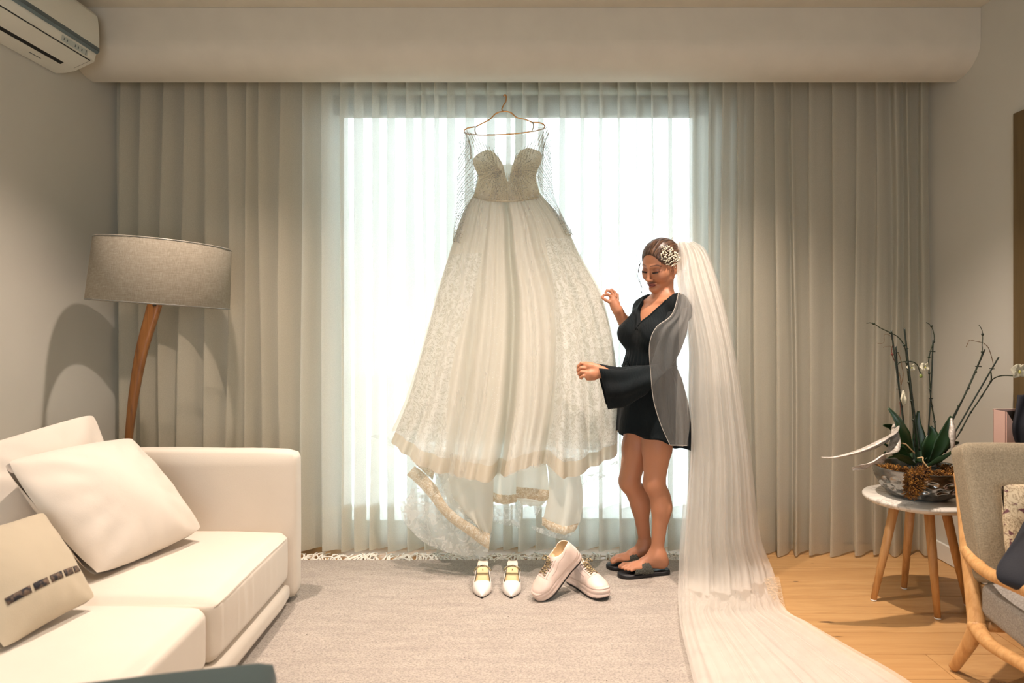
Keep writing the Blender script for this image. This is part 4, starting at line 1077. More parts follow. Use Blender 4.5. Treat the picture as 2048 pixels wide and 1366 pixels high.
# far hand pinching the cloth
F.chain([fw, W3(1230, 612, 3.40), W3(1225, 603, 3.40)], [0.024, 0.022, 0.020], 0.012); F.cap(W3(1232, 606, 3.405), W3(1225, 596, 3.405), 0.018, 0.014, 0.01)
F.chain([W3(1226, 606, 3.395), W3(1219, 604, 3.39), W3(1211, 600, 3.39), W3(1205, 596, 3.392)], [.011, .0088, .0080, .0068], 0.003)
F.chain([W3(1224, 595, 3.400), W3(1216, 589, 3.398), W3(1209, 590, 3.396), W3(1204, 594, 3.395)], [.0088, .0078, .0072, .0062], 0.002)
F.chain([W3(1227, 592, 3.412), W3(1221, 582, 3.416), W3(1214, 581, 3.412), W3(1211, 585, 3.405)], [.0086, .0078, .0072, .0062], 0.002)
F.chain([W3(1231, 594, 3.424), W3(1229, 584, 3.436), W3(1223, 579, 3.438), W3(1219, 582, 3.430)], [.0084, .0076, .0070, .0060], 0.002)
F.chain([W3(1235, 600, 3.430), W3(1235, 590, 3.446), W3(1230, 585, 3.450), W3(1226, 587, 3.444)], [.0078, .0068, .0062, .0054], 0.002)
head(F)
V, Q = F.poly(); del F
V = lap(V, Q, 1, 0.4)
def orient(V, Q):
    c = V[Q]; n = np.cross(c[:, 2] - c[:, 0], c[:, 3] - c[:, 1]); vol = (n * c.mean(1)).sum()
    return Q if vol > 0 else Q[:, ::-1]
Q = orient(V, Q)
# skin colouring: lips, brows, eye make-up, nails stay put on the body
Ri = np.array(THi); H = V @ Ri[:3, :3].T + Ri[:3, 3]
C = np.tile(np.array(rgb(184, 126, 93)[:3]), (len(V), 1))
def paint(mask, c, a=1.0):
    m = np.clip(mask, 0, 1)[:, None] * a; C[:] = C * (1 - m) + np.array(c[:3]) * m
near = (np.abs(H[:, 0]) < 0.12) & (np.abs(H[:, 1]) < 0.14) & (np.abs(H[:, 2]) < 0.14)
ax = np.abs(H[:, 0])
def blob(cx, cy, cz, rx, ry, rz, soft=0.25):
    d = np.sqrt(((ax - cx) / rx) ** 2 + ((H[:, 1] - cy) / ry) ** 2 + ((H[:, 2] - cz) / rz) ** 2); return near * np.clip((1 - d) / soft, 0, 1)
paint(blob(0.042, 0.055, -0.035, 0.026, 0.03, 0.020, 1.0), rgb(196, 110, 88), 0.5)
paint(blob(0.0, 0.083, -0.0675, 0.0275, 0.022, 0.0112, 0.15), rgb(128, 58, 56), 0.95)
paint(near * (np.abs(H[:, 2] + 0.0675) < 0.0013) * (H[:, 1] > 0.072) * (ax < 0.022), rgb(60, 20, 22), 0.9)
paint(blob(0.033, 0.075, 0.002, 0.021, 0.025, 0.0125, 0.5), rgb(120, 72, 56), 0.75)
lid = near * np.clip(1 - np.abs(H[:, 2] + 0.0085 - 0.12 * (ax - 0.03) - 6 * (ax - 0.031) ** 2) / 0.0034, 0, 1) * (ax > 0.014) * (ax < 0.049) * (H[:, 1] > 0.05)
paint(lid, rgb(18, 12, 12), 1.0)
brow = near * np.clip(1 - np.abs(H[:, 2] - (0.0235 + 0.10 * (ax - 0.02) - 9 * np.maximum(ax - 0.036, 0) ** 1.7)) / 0.0032, 0, 1) * (ax > 0.012) * (ax < 0.054) * (H[:, 1] > 0.045)
paint(np.clip(brow * 1.5, 0, 1), rgb(52, 32, 24), 0.9)
for s in (1,): paint(near * (np.sqrt((ax - 0.0075) ** 2 + (H[:, 1] - 0.096) ** 2 + (H[:, 2] + 0.0485) ** 2) < 0.0038), rgb(70, 30, 24), 0.8)
skin = Mat('skin', rgb(205, 150, 116), 0.5); at = skin.n('ShaderNodeVertexColor'); at.layer_name = 'Col'
v = skin.coord(); skin.color(skin.mix(skin.math('MULTIPLY', skin.noise(30, 3, v), 0.16), at.outputs[0], rgb(176, 116, 88)))
skin.b.inputs['Subsurface Weight'].default_value = 0.08; skin.b.inputs['Subsurface Radius'].default_value = (0.012, 0.005, 0.003); skin.b.inputs['Subsurface Scale'].default_value = 0.6
skin.bump(skin.noise(380, 2, v), 0.08, 0.001)
dd_ = np.linalg.norm(V - ne, axis=1); w_ = np.clip((0.085 - dd_) / 0.04, 0, 1)[:, None] * 0.45; V = V * (1 - w_) + ne * w_      # keep the bent elbow well inside its sleeve
body = mesh('body', V, Q, skin.m, bride, colors=C)

# ---- hair
def rng(c, r): return [np.arange(c[i] - r, c[i] + r, 0.0042) for i in range(3)]
hc = np.array(hl((0, -0.02, 0.03)))
G = Field(*rng(hc, 0.18))
def he(c, r, k=0.015, sub=False): G.ell(np.array(hl(c)), [q * HS for q in r], RH, k, sub)
he((0, -0.016, 0.042), (0.080, 0.097, 0.082), 0.001)
he((0, -0.060, 0.000), (0.070, 0.055, 0.070), 0.03)
he((0, -0.118, 0.005), (0.050, 0.036, 0.046), 0.02)
he((0.0, 0.100, -0.014), (0.0665, 0.080, 0.090), 0.010, True)
he((0.0, 0.03, -0.085), (0.09, 0.085, 0.062), 0.012, True)
for s in (-1, 1): he((s * 0.080, -0.008, -0.012), (0.016, 0.016, 0.027), 0.006, True)
HV, HQ = G.poly(); del G
HL = HV @ Ri[:3, :3].T + Ri[:3, 3]
# combed-back strands as relief
ang = np.arctan2(HL[:, 0] - 0.006, HL[:, 2] + 0.03); st = 0.0010 * np.sin(ang * 42 + 2 * nz(HL[:, 1] * 6, ang * 2)) + 0.0008 * np.sin(ang * 95 + HL[:, 1] * 40)
HV = HV + (HV - hc) / np.linalg.norm(HV - hc, axis=1)[:, None] * st[:, None]
HQ = orient(HV, HQ)
hm = Mat('brown_hair', rgb(58, 38, 26), 0.38); v = hm.coord()
hu = hm.n('ShaderNodeVertexColor'); hu.layer_name = 'Col'
sep = hm.n('ShaderNodeSeparateColor'); hm.l(hu.outputs[0], sep.inputs[0])
hn = hm.n('ShaderNodeTexNoise'); hn.inputs['Scale'].default_value = 1; cmb = hm.n('ShaderNodeCombineXYZ')
hm.l(hm.math('MULTIPLY', sep.outputs[0], 160), cmb.inputs[0]); hm.l(hm.math('MULTIPLY', sep.outputs[1], 6), cmb.inputs[1]); hm.l(cmb.outputs[0], hn.inputs['Vector'])
hm.color(hm.ramp(hn.outputs['Fac'], [(0.3, rgb(36, 23, 16)), (0.5, rgb(66, 44, 30)), (0.7, rgb(112, 80, 56))])); hm.bump(hn.outputs['Fac'], 0.5, 0.002)
hcz = np.stack([(ang + PI) / (2 * PI), HL[:, 1] * 4 + 0.5, np.zeros(len(HL))], 1)
hair = mesh('hair', HV, HQ, hm.m, bride, colors=hcz)
r5 = random.Random(8)
for k in range(7):      # loose strands by the far cheek and at the nape
    s = -1 if k < 5 else 1
    base = [(s * 0.068, 0.052 - 0.003 * k, 0.035), (s * 0.074, 0.066, 0.0), (s * 0.066, 0.078 + 0.003 * k, -0.035), (s * 0.060, 0.084, -0.066), (s * 0.052, 0.076 + 0.004 * k, -0.09), (s * 0.058, 0.086, -0.108)]
    if s > 0: base = [(0.070, 0.004, 0.02), (0.077, 0.008, -0.01), (0.075, 0.006, -0.03)]
    q = crom([hl(tuple(c + r5.uniform(-0.003, 0.003) for c in p)) for p in base], 22); MB().tube(q, 0.0008, 5).build('loose_strand', hm.m, hair)
# lashes
b = MB()
for s in (-1, 1):
    for k in range(16):
        t = k / 15; x = 0.016 + 0.028 * t; zz = -0.0085 + 0.12 * (x - 0.03) + 6 * (x - 0.031) ** 2; y = 0.0795 - 0.5 * (x - 0.026) ** 2 * 22 * 0.6
        a = (s * x, y - 0.001, zz); e = (s * (x + 0.004 * (t - 0.2)), y + 0.007, zz - 0.004 + 0.002 * t)
        b.tube([hl(a), hl(e)], [0.0012, 0.0005], 4)
b.build('eyelashes', simple('lash_black', rgb(16, 11, 10), 0.6), bride, kind='stuff')

# ---- hair comb of pearls and crystals, lying on the hair
bv = BVHTree.FromPolygons([Vector(p) for p in HV], [tuple(q) for q in HQ])
pearl = simple('pearl', rgb(236, 228, 206), 0.18, 0.0, var=0.05, nscale=50); pearl.node_tree.nodes['Principled BSDF'].inputs['Coat Weight'].default_value = 0.6
comb = MB(); wire = MB(); r6 = random.Random(12); eye = Vector((0, 0, CAMZ)); placed = 0; centres = []
for k in range(900):
    t = r6.random(); s = r6.gauss(0, 0.42)
    cx = 1322 + 36 * t; cy = 503 + 22 * t; wdt = 15 + 3 * math.sin(t * 6); s = r6.uniform(-1, 1) * math.sin(PI * (0.12 + 0.76 * t)) ** 0.5
    px, py = cx - s * 3, cy + s * wdt
    d = (P(px, py, 3.3) - eye).normalized(); hit = bv.ray_cast(eye, d)
    if hit[0] is None: continue
    h, n_ = hit[0], hit[1]
    if any((h - c).length < 0.0062 for c in centres): continue
    centres.append(h)
    if n_.dot(d) > 0: n_ = -n_
    p = h + n_ * r6.uniform(0.005, 0.012); comb.ball(p, r6.uniform(0.0026, 0.0046), 7, 5); wire.tube([h - n_ * 0.002, p], 0.0007, 4)
    if len(centres) > 130: break
cb = comb.build('hair_comb', pearl, bride); wire.build('comb_wire', gold, cb, kind='stuff')

# ---- romper: bodice, sleeves, flared shorts
dark = Mat('dark_crepe', rgb(22, 34, 36), 0.82); v = dark.coord(); dn = dark.noise(300, 2, v)
dark.color(dark.ramp(dark.noise(8, 3, v), [(0.3, rgb(6, 13, 16)), (0.7, rgb(11, 22, 26))])); dark.bump(dark.math('ADD', dn, dark.math('MULTIPLY', dark.wave(26, v, 'X', 6, 2, 1.0), 0.6)), 0.35, 0.003)
dark.b.inputs['Sheen Weight'].default_value = 0.05; dark.b.inputs['Specular IOR Level'].default_value = 0.2; dark = dark.m
zt = np.arange(0.98, 1.40, 0.0045)
F = Field(np.arange(0.44, 0.92, 0.0045), np.arange(3.08, 3.62, 0.0045), zt); g = 0.011
F.ell(hip, (0.160 + g, 0.125 + g, 0.12 + g), BR, 0.05); F.ell(wst, (0.130 + g, 0.106 + g, 0.13), BR, 0.06); F.ell(cst, (0.147 + g, 0.108 + g, 0.15 + g), BR, 0.05)
for s in (-1, 1): F.ell(cst + f_ * 0.077 + l_ * s * 0.066, (0.064 + g, 0.060 + g, 0.064 + g), BR, 0.035)
F.cap(sn_ * 0.9 + sf_ * 0.1, sf_ * 0.9 + sn_ * 0.1, 0.042 + g, 0.042 + g, 0.04); F.ell(sh_c - z_ * 0.05 + f_ * 0.01, (0.12 + g, 0.075 + g, 0.075 + g), BR, 0.04)
F.ell(sn_, (0.045 + g, 0.046 + g, 0.055 + g), BR, 0.03); F.ell(sf_, (0.045 + g, 0.046 + g, 0.055 + g), BR, 0.03)
F.cap(sh_c + z_ * 0.04, sh_c + l_ * 0.09 + z_ * 0.012, 0.035 + g, 0.035 + g, 0.04); F.cap(sh_c + z_ * 0.04, sh_c - l_ * 0.09 + z_ * 0.012, 0.035 + g, 0.035 + g, 0.04)
zV = 1.222
def vneck(X, Y, Z):
    lx = (X - sh_c[0]) * l_[0] + (Y - sh_c[1]) * l_[1] + 0 * Z; fx = (X - sh_c[0]) * f_[0] + (Y - sh_c[1]) * f_[1] + 0 * Z
    a = np.abs(lx) * 0.86 - (Z - zV) * 0.50; return np.maximum(a, -(fx + 0.028))
F.fn((0.3, 3.0, 1.15), (1, 3.7, 1.45), vneck, 0.003, True)
def ncut(X, Y, Z):
    lx = (X - sh_c[0]) * l_[0] + (Y - sh_c[1]) * l_[1] + 0 * Z; fx = (X - sh_c[0]) * f_[0] + (Y - sh_c[1]) * f_[1] + 0 * Z
    return np.sqrt(lx ** 2 + fx ** 2) - 0.073 - (1.362 - Z) * 0.0 + np.maximum(1.345 - Z, 0) * 3
F.fn((0.3, 3.0, 1.3), (1, 3.7, 1.45), ncut, 0.003, True)
F.fn((0.3, 3.0, 0.9), (1, 3.8, 1.03), lambda X, Y, Z: Z - 1.000 + 0 * X + 0 * Y, 0, True)
TV, TQ = F.poly(); del F
rel = TV - cst; la, fa_ = rel @ l_, rel @ f_
th = np.arctan2(la, fa_)
wk = np.exp(-((TV[:, 2] - 1.03) / 0.05) ** 2) * 0.0035 * np.sin(th * 34) + 0.0025 * np.sin((TV[:, 2] * 55 + la * 70) * 1.0 + 2 * nz(la * 4, TV[:, 2] * 3)) * np.clip((TV[:, 2] - 1.05) / 0.1, 0, 1)
nrm = rel.copy(); nrm[:, 2] = 0; nrm /= np.linalg.norm(nrm, axis=1)[:, None] + 1e-6
TV = lap(TV, TQ, 1, 0.3) + nrm * wk[:, None]; TQ = orient(TV, TQ)
top = mesh('romper_top', TV, TQ, dark, bride)
# edging of the wrap neckline, draped on the top
bt = BVHTree.FromPolygons([Vector(p) for p in TV], [tuple(q) for q in TQ])
for s in (-1, 1):
    pts = []
    for t in np.linspace(-0.10, 1, 26):
        zz = zV + t * 0.130; lx = s * (abs(t) * 0.130 * 0.50 / 0.86 + 0.004) * (1 if t >= 0 else -1)
        o = Vector(sh_c + l_ * lx) ; o.z = zz; hit = bt.ray_cast(o + Vector(f_) * 0.4, -Vector(f_))
        if hit[0] is not None and (not pts or (hit[0] - pts[-1]).length < 0.03): pts.append(hit[0] + Vector(f_) * 0.001)
    if len(pts) > 3: MB().tube(pts, 0.0042, 8).build('neckline_edge', dark, top)
# flared shorts
V = []; NA, NZZ = 120, 34
for i in range(NZZ):
    t = i / (NZZ - 1)
    for k in range(NA):
        a = 2 * PI * k / NA; ca, sa = math.cos(a), math.sin(a)
        rl = np.interp(t, [0, 0.15, 0.45, 1], [0.138, 0.160, 0.178, 0.196]); rf = np.interp(t, [0, 0.15, 0.45, 1], [0.112, 0.135, 0.165, 0.186])
        gp = 0.012 * t * math.sin(a * 9 + 1.2 * math.sin(a * 2)) + 0.004 * (1 - t) ** 2 * math.sin(a * 40)
        cen = wst * (1 - t) + (hip - z_ * 0.0) * t + f_ * (0.0 - 0.012 * math.sin(PI * t))
        zt_ = 1.035 + (0.658 - 1.035) * t + t * (0.055 * sa + 0.006 * math.sin(a * 9 + 2))
        p = np.array([cen[0], cen[1], 0]) + l_ * (rl + gp) * ca + f_ * (rf + gp) * sa; p[2] = zt_
        V.append(p.tolist())
sh_o = mesh('romper_shorts', V, grid_faces(NZZ, NA, True), dark, bride); solid(sh_o, 0.002)
# waist tie
b = MB()
b.tube([Vector(wst) + Vector(l_ * 0.142 * math.cos(a) + f_ * 0.120 * math.sin(a)) + Vector((0, 0, 0.012)) for a in np.linspace(0, 2 * PI, 50)], 0.006, 8, False)
q0 = Vector(wst + f_ * 0.122) + Vector((0, 0, 0.012))
b.tube([Vector(p) for p in crom([q0, q0 + Vector(f_ * 0.02) + Vector((0, 0, .028)), q0 + Vector(f_ * 0.038) + Vector((0, 0, .018)), q0 + Vector(f_ * 0.03) + Vector((0, 0, -.012)), q0], 20)], 0.0035, 6)
b.tube([Vector(p) for p in crom([q0, q0 + Vector(f_ * 0.018 + l_ * .02) + Vector((0, 0, -.03)), q0 + Vector(f_ * 0.012 + l_ * .03) + Vector((0, 0, -.09))], 14)], 0.003, 6)
b.build('waist_tie', dark, bride)
# sleeves: rings along the arm
def ring_sleeve(name, st, seed):
    """st: (px,py,d, half height vec(m along tilt), half depth, tilt degrees)"""
    A = crom([list(P(s[0], s[1], s[2])) + [s[3], s[4], s[5]] for s in st], 46); n = 48; V = []
    for i in range(46):
        c = A[i, :3]; tl = math.radians(A[i, 5]); up = np.array([math.sin(tl), 0, math.cos(tl)]); dp = np.array([0, 1, 0]); t = i / 45
        for k in range(n):
            a = 2 * PI * k / n
            wv = (0.003 + 0.008 * t) * math.sin(a * 6 + seed + t * 5) * t + 0.005 * nz(t * 5, a * 0.6 + seed)
            V.append((c + up * (A[i, 3] + wv) * math.cos(a) + dp * (A[i, 4] + wv * 0.6) * math.sin(a)).tolist())
    o = mesh(name, V, grid_faces(46, n, True), dark, bride); solid(o, 0.002); return o
ring_sleeve('sleeve', [(1357, 618, 3.245, .056, .058, 75), (1350, 658, 3.22, .066, .066, 75), (1335, 706, 3.185, .066, .067, 70), (1319, 745, 3.158, .074, .070, 52), (1305, 758, 3.155, .078, .070, 28), (1283, 763, 3.155, .078, .064, 10),
                       (1245, 774, 3.165, .088, .056, -6), (1215, 773, 3.17, .097, .052, -12), (1205, 773, 3.17, .101, .050, -13)], 1)
ring_sleeve('sleeve', [(1290, 622, 3.49, .060, .062, 85), (1284, 660, 3.50, .060, .060, 90), (1279, 690, 3.50, .058, .058, 110), (1268, 685, 3.475, .056, .055, 135), (1262, 668, 3.45, .050, .052, 140), (1258, 655, 3.44, .046, .048, 140)], 2)
# bracelet
b = MB(); wr = B3(1245, 637, 3.425); ax_ = (np.array(P(1235, 620, 3.40)) - np.array(P(1262, 670, 3.45))); ax_ /= np.linalg.norm(ax_)
o1 = np.cross(ax_, [0, 1, 0]); o1 /= np.linalg.norm(o1); o2 = np.cross(ax_, o1)
b.tube([Vector(wr + (o1 * math.cos(a) + o2 * math.sin(a)) * 0.031) for a in np.linspace(0, 2 * PI, 33)], 0.0016, 6, False)
b.tube([Vector(wr - ax_ * 0.006 + (o1 * math.cos(a) + o2 * math.sin(a)) * 0.032) for a in np.linspace(0, 2 * PI, 33)], 0.0012, 6, False)
b.build('bracelet', gold, bride)
# ---- slides
blkr = simple('black_rubber', rgb(20, 20, 24), 0.45); strp = Mat('pleated_metallic_strap', rgb(74, 76, 70), 0.4, 0.35); v = strp.coord()
sw = strp.wave(80, v, 'DIAGONAL', 1.0, 1, 1.0); strp.color(strp.ramp(sw, [(0.3, rgb(34, 36, 34)), (0.7, rgb(120, 122, 112))])); strp.bump(sw, 0.8, 0.003); strp = strp.m
for T, sd, ank in FT:
    T2 = T @ Matrix.Translation((0, 0, -0.030))
    prof = [(-0.006, 0), (0.0, 0.022), (0.03, 0.031), (0.09, 0.032), (0.15, 0.041), (0.20, 0.045), (0.235, 0.038), (0.256, 0.018), (0.260, 0)]
    up = crom(prof, 30); out = [(x, max(y, 0)) for x, y in up] + [(x, -max(y, 0)) for x, y in up[::-1][1:-1]]
    n = len(out); V = []
    def zt2(x): return 0.001 + 0.010 * max(0, (0.03 - x) / 0.03) * 0.3 + 0.006 * max(0, (x - 0.2) / 0.06) ** 2
    for zz, ins in ((0.0015, 0.96), (0.004, 1.0), (0.014, 1.0), (0.018, 0.975)):
        for x, y in out: V.append(T2 @ Vector((0.127 + (x - 0.127) * ins, y * ins, zz + 0.004 * max(0, (0.02 - x) / 0.02) * (zz > 0.01) + 0.004 * max(0, (x - 0.22) / 0.04) * (zz > 0.01))))
    Fc = [(i * n + k, i * n + (k + 1) % n, (i + 1) * n + (k + 1) % n, (i + 1) * n + k) for i in range(3) for k in range(n)] + [tuple(range(n))[::-1], tuple(3 * n + k for k in range(n))]
    sdl = empty('slide_sandal', T2.translation); sdl.parent = bride; sdl.matrix_basis = bride.matrix_basis.inverted() @ Matrix.Translation(T2.translation)
    mesh('sole', V, Fc, blkr, sdl)
    # two crossing pleated straps over the forefoot
    for q, (xa, xb, lift) in enumerate(((0.122, 0.172, 0.0), (0.162, 0.124, 0.0025))):
        V = []; nA, nW = 22, 9
        for i in range(nA):
            a = PI * i / (nA - 1); yy = math.cos(a) * 0.046; x0 = xa + (xb - xa) * i / (nA - 1)
            hh = 0.022 + (0.040 + 0.010 * (0.17 - x0) / 0.05) * math.sin(a) ** 0.8 + lift
            for j in range(nW):
                w = (j / (nW - 1) - 0.5) * (0.062 - 0.014 * math.sin(a)); ripple = 0.0012 * math.sin(j * 3.1)
                V.append(T2 @ Vector((x0 + w, yy * (1 + ripple * 4), hh + ripple - 0.30 * w * math.sin(a))))
        solid(mesh('strap', V, grid_faces(nA, nW), strp, sdl), 0.0025)

# ---- veil
vm = Mat('veil_tulle', rgb(238, 231, 221), 0.85); v = vm.coord(); vf = vm.ramp(vm.noise(9, 3, vm.coord((1, 1, 0.3))), [(0.3, 0.50), (0.7, 0.62)])
vm.cloth(vf, 0.42, color=rgb(240, 238, 234)); vm = vm.m
vt = Mat('veil_tulle_single', rgb(234, 232, 226), 0.85); vt.cloth(0.15, 0.40, color=rgb(236, 236, 232)); vt = vt.m
vl = Mat('veil_lace_edge', rgb(226, 206, 178), 0.8); v = vl.coord(); vlf = vl.ramp(vl.noise(30, 4, v, 0.6, 2.5), [(0.45, 0.25), (0.55, 0.75)]); vl.cloth(vlf, 0.35, color=rgb(230, 216, 196)); vl = vl.m
veil = empty('veil', hl((0, -0.08, 0.06))); veil.parent = bride; veil.matrix_basis = bride.matrix_basis.inverted() @ Matrix.Translation(hl((0, -0.08, 0.06)))
def fd(py, z=0.02): return (CAMZ - z) * FPX / (py - 640)
VL = [(1352, 486, 3.35), (1350, 520, 3.31), (1350, 562, 3.29), (1364, 630, 3.27), (1374, 700, 3.26), (1372, 780, 3.26), (1374, 880, 3.26), (1366, 990, 3.25), (1358, 1090, 3.24), (1356, 1160, 3.20), (1357, 1215, fd(1215)), (1362, 1270, fd(1270)), (1378, 1340, fd(1340)), (1402, 1440, fd(1440))]
VR = [(1384, 484, 3.36), (1408, 500, 3.36), (1428, 545, 3.36), (1450, 625, 3.36), (1470, 720, 3.36), (1488, 830, 3.37), (1504, 940, 3.38), (1519, 1066, 3.40), (1546, 1140, 3.36), (1566, 1225, fd(1225)), (1620, 1262, fd(1262)), (1700, 1310, fd(1310)), (1800, 1367, fd(1367)), (1900, 1440, fd(1440))]
def resample_rows(A, nv):
    return crom([P(*q) for q in A], nv)
NVV = 150
vlL, vlR = resample_rows(VL, NVV), resample_rows(VR, NVV)
def veil_layer(u0, u1, seed, amp, m, dep=0.0, nu=90, vmax=1.0, name='tulle_layer'):
    n = int(NVV * vmax); V = []
    for i in range(n):
        v_ = i / (NVV - 1); hang = 1 - min(max((v_ - 0.62) / 0.12, 0), 1)
        for j in range(nu):
            u = j / (nu - 1); uu = u0 + (u1 - u0) * u; uu += 0.010 * math.sin(u * 9 + seed + v_ * 6) * math.sin(PI * u)
            p = vlL[i] * (1 - uu) + vlR[i] * uu
            fo = math.sin(u * 30 + seed + 1.5 * math.sin(v_ * 4 + seed)) + 0.7 * math.sin(u * 57 + seed * 2 + 3 * v_) + 0.5 * nz(u * 3 + seed, v_ * 5)
            fo = 1 - abs(fo) * 0.9 if amp < 0 else fo
            A_ = abs(amp) * (0.30 + min(v_ * 1.6, 1.0))
            if hang > 0: p = p + np.array([0, -(dep + 0.10 * math.sin(PI * u) * min(1, v_ * 4) + A_ * fo) * hang, 0])
            g_ = 1 - hang
            if g_ > 0: p = p + np.array([0, 0, g_ * (0.014 + dep * 0.2 + 0.55 * abs(A_ * fo) * max(0.35, 1 - (v_ - 0.7) * 1.2))])
            p[2] = max(p[2], 0.018 + 0.002 * (dep > 0) + 0.001 * seed)
            V.append(p.tolist())
    return mesh(name, V, grid_faces(n, nu), m, veil)
veil_layer(0.0, 1.0, 1, 0.018, vm)
veil_layer(0.02, 0.97, 3, 0.018, vm, 0.03)
veil_layer(0.10, 0.93, 5, 0.016, vm, -0.04, 80)
veil_layer(0.0, 0.80, 7, 0.018, vt, 0.05, 70)
# lace border down the outer edge of the train
V = []; i0 = int(NVV * 0.585); i1 = int(NVV * 0.80)
for i in range(i0, i1):
    for k in range(5):
        u = 1.0 - 0.16 * k / 4 * (1 - (i - i0) / (i1 - i0) * 0.4); p = vlL[i] * (1 - u) + vlR[i] * u; p[1] -= 0.06; p[2] = max(p[2] + 0.0, 0.03); V.append(p.tolist())
mesh('lace_trim', V, grid_faces(i1 - i0, 5), vl, veil)
# shorter front tier over the shoulder and back
BL = [(1362, 540, 3.24), (1358, 580, 3.20), (1344, 628, 3.12), (1312, 655, 3.05), (1299, 690, 3.04), (1301, 740, 3.04), (1307, 800, 3.05), (1322, 850, 3.06), (1340, 890, 3.08)]
BR_ = [(1372, 540, 3.26), (1384, 580, 3.24), (1392, 640, 3.20), (1390, 700, 3.18), (1386, 760, 3.16), (1384, 800, 3.14), (1382, 830, 3.13), (1380, 860, 3.12), (1374, 891, 3.12)]
drape('front_tier', BL, BR_, 50, 60, lambda u, v: 0.03 * math.sin(PI * u) + 0.012 * v ** 0.5 * math.sin(u * 11 + 1) + 0.006 * math.sin(u * 27 + v * 4), vt, veil)
drape('front_tier', [(1366, 545, 3.22), (1364, 590, 3.17), (1358, 640, 3.13), (1356, 720, 3.11), (1352, 800, 3.10), (1350, 890, 3.10)],
      [(1376, 545, 3.25), (1388, 590, 3.22), (1386, 640, 3.19), (1372, 700, 3.17), (1368, 740, 3.16), (1378, 800, 3.14), (1376, 891, 3.13)], 30, 50, lambda u, v: 0.02 * math.sin(PI * u) + 0.008 * math.sin(u * 14 + v), vt, veil)
b = MB(); b.tube(pxline(BL, 60), 0.0014, 5); b.tube(pxline([BL[-1], BR_[-1]], 10), 0.0014, 5); b.build('hem_edge', vm, veil)
# gathered crown of the veil around the bun
V = []
nA, nR = 60, 16; cen = np.array(hl((0, -0.125, 0.03)))
for i in range(nR):
    t = i / (nR - 1)
    for k in range(nA):
        a = 2 * PI * k / nA; r_ = 0.075 * math.sin(min(t * 1.25, 1) * PI / 2) * (1 + 0.06 * math.sin(a * 11))
        p = cen + r_ * (np.array(lh) * math.cos(a) * 0.8 + np.array(uh) * math.sin(a)) + np.array(fh) * (0.055 - 0.06 * t * t) * -1 + np.array([0, 0, -0.10 * max(0, t - 0.7)])
        V.append(p.tolist())
mesh('gathered_crown', V, grid_faces(nR, nA, True), vm, veil)
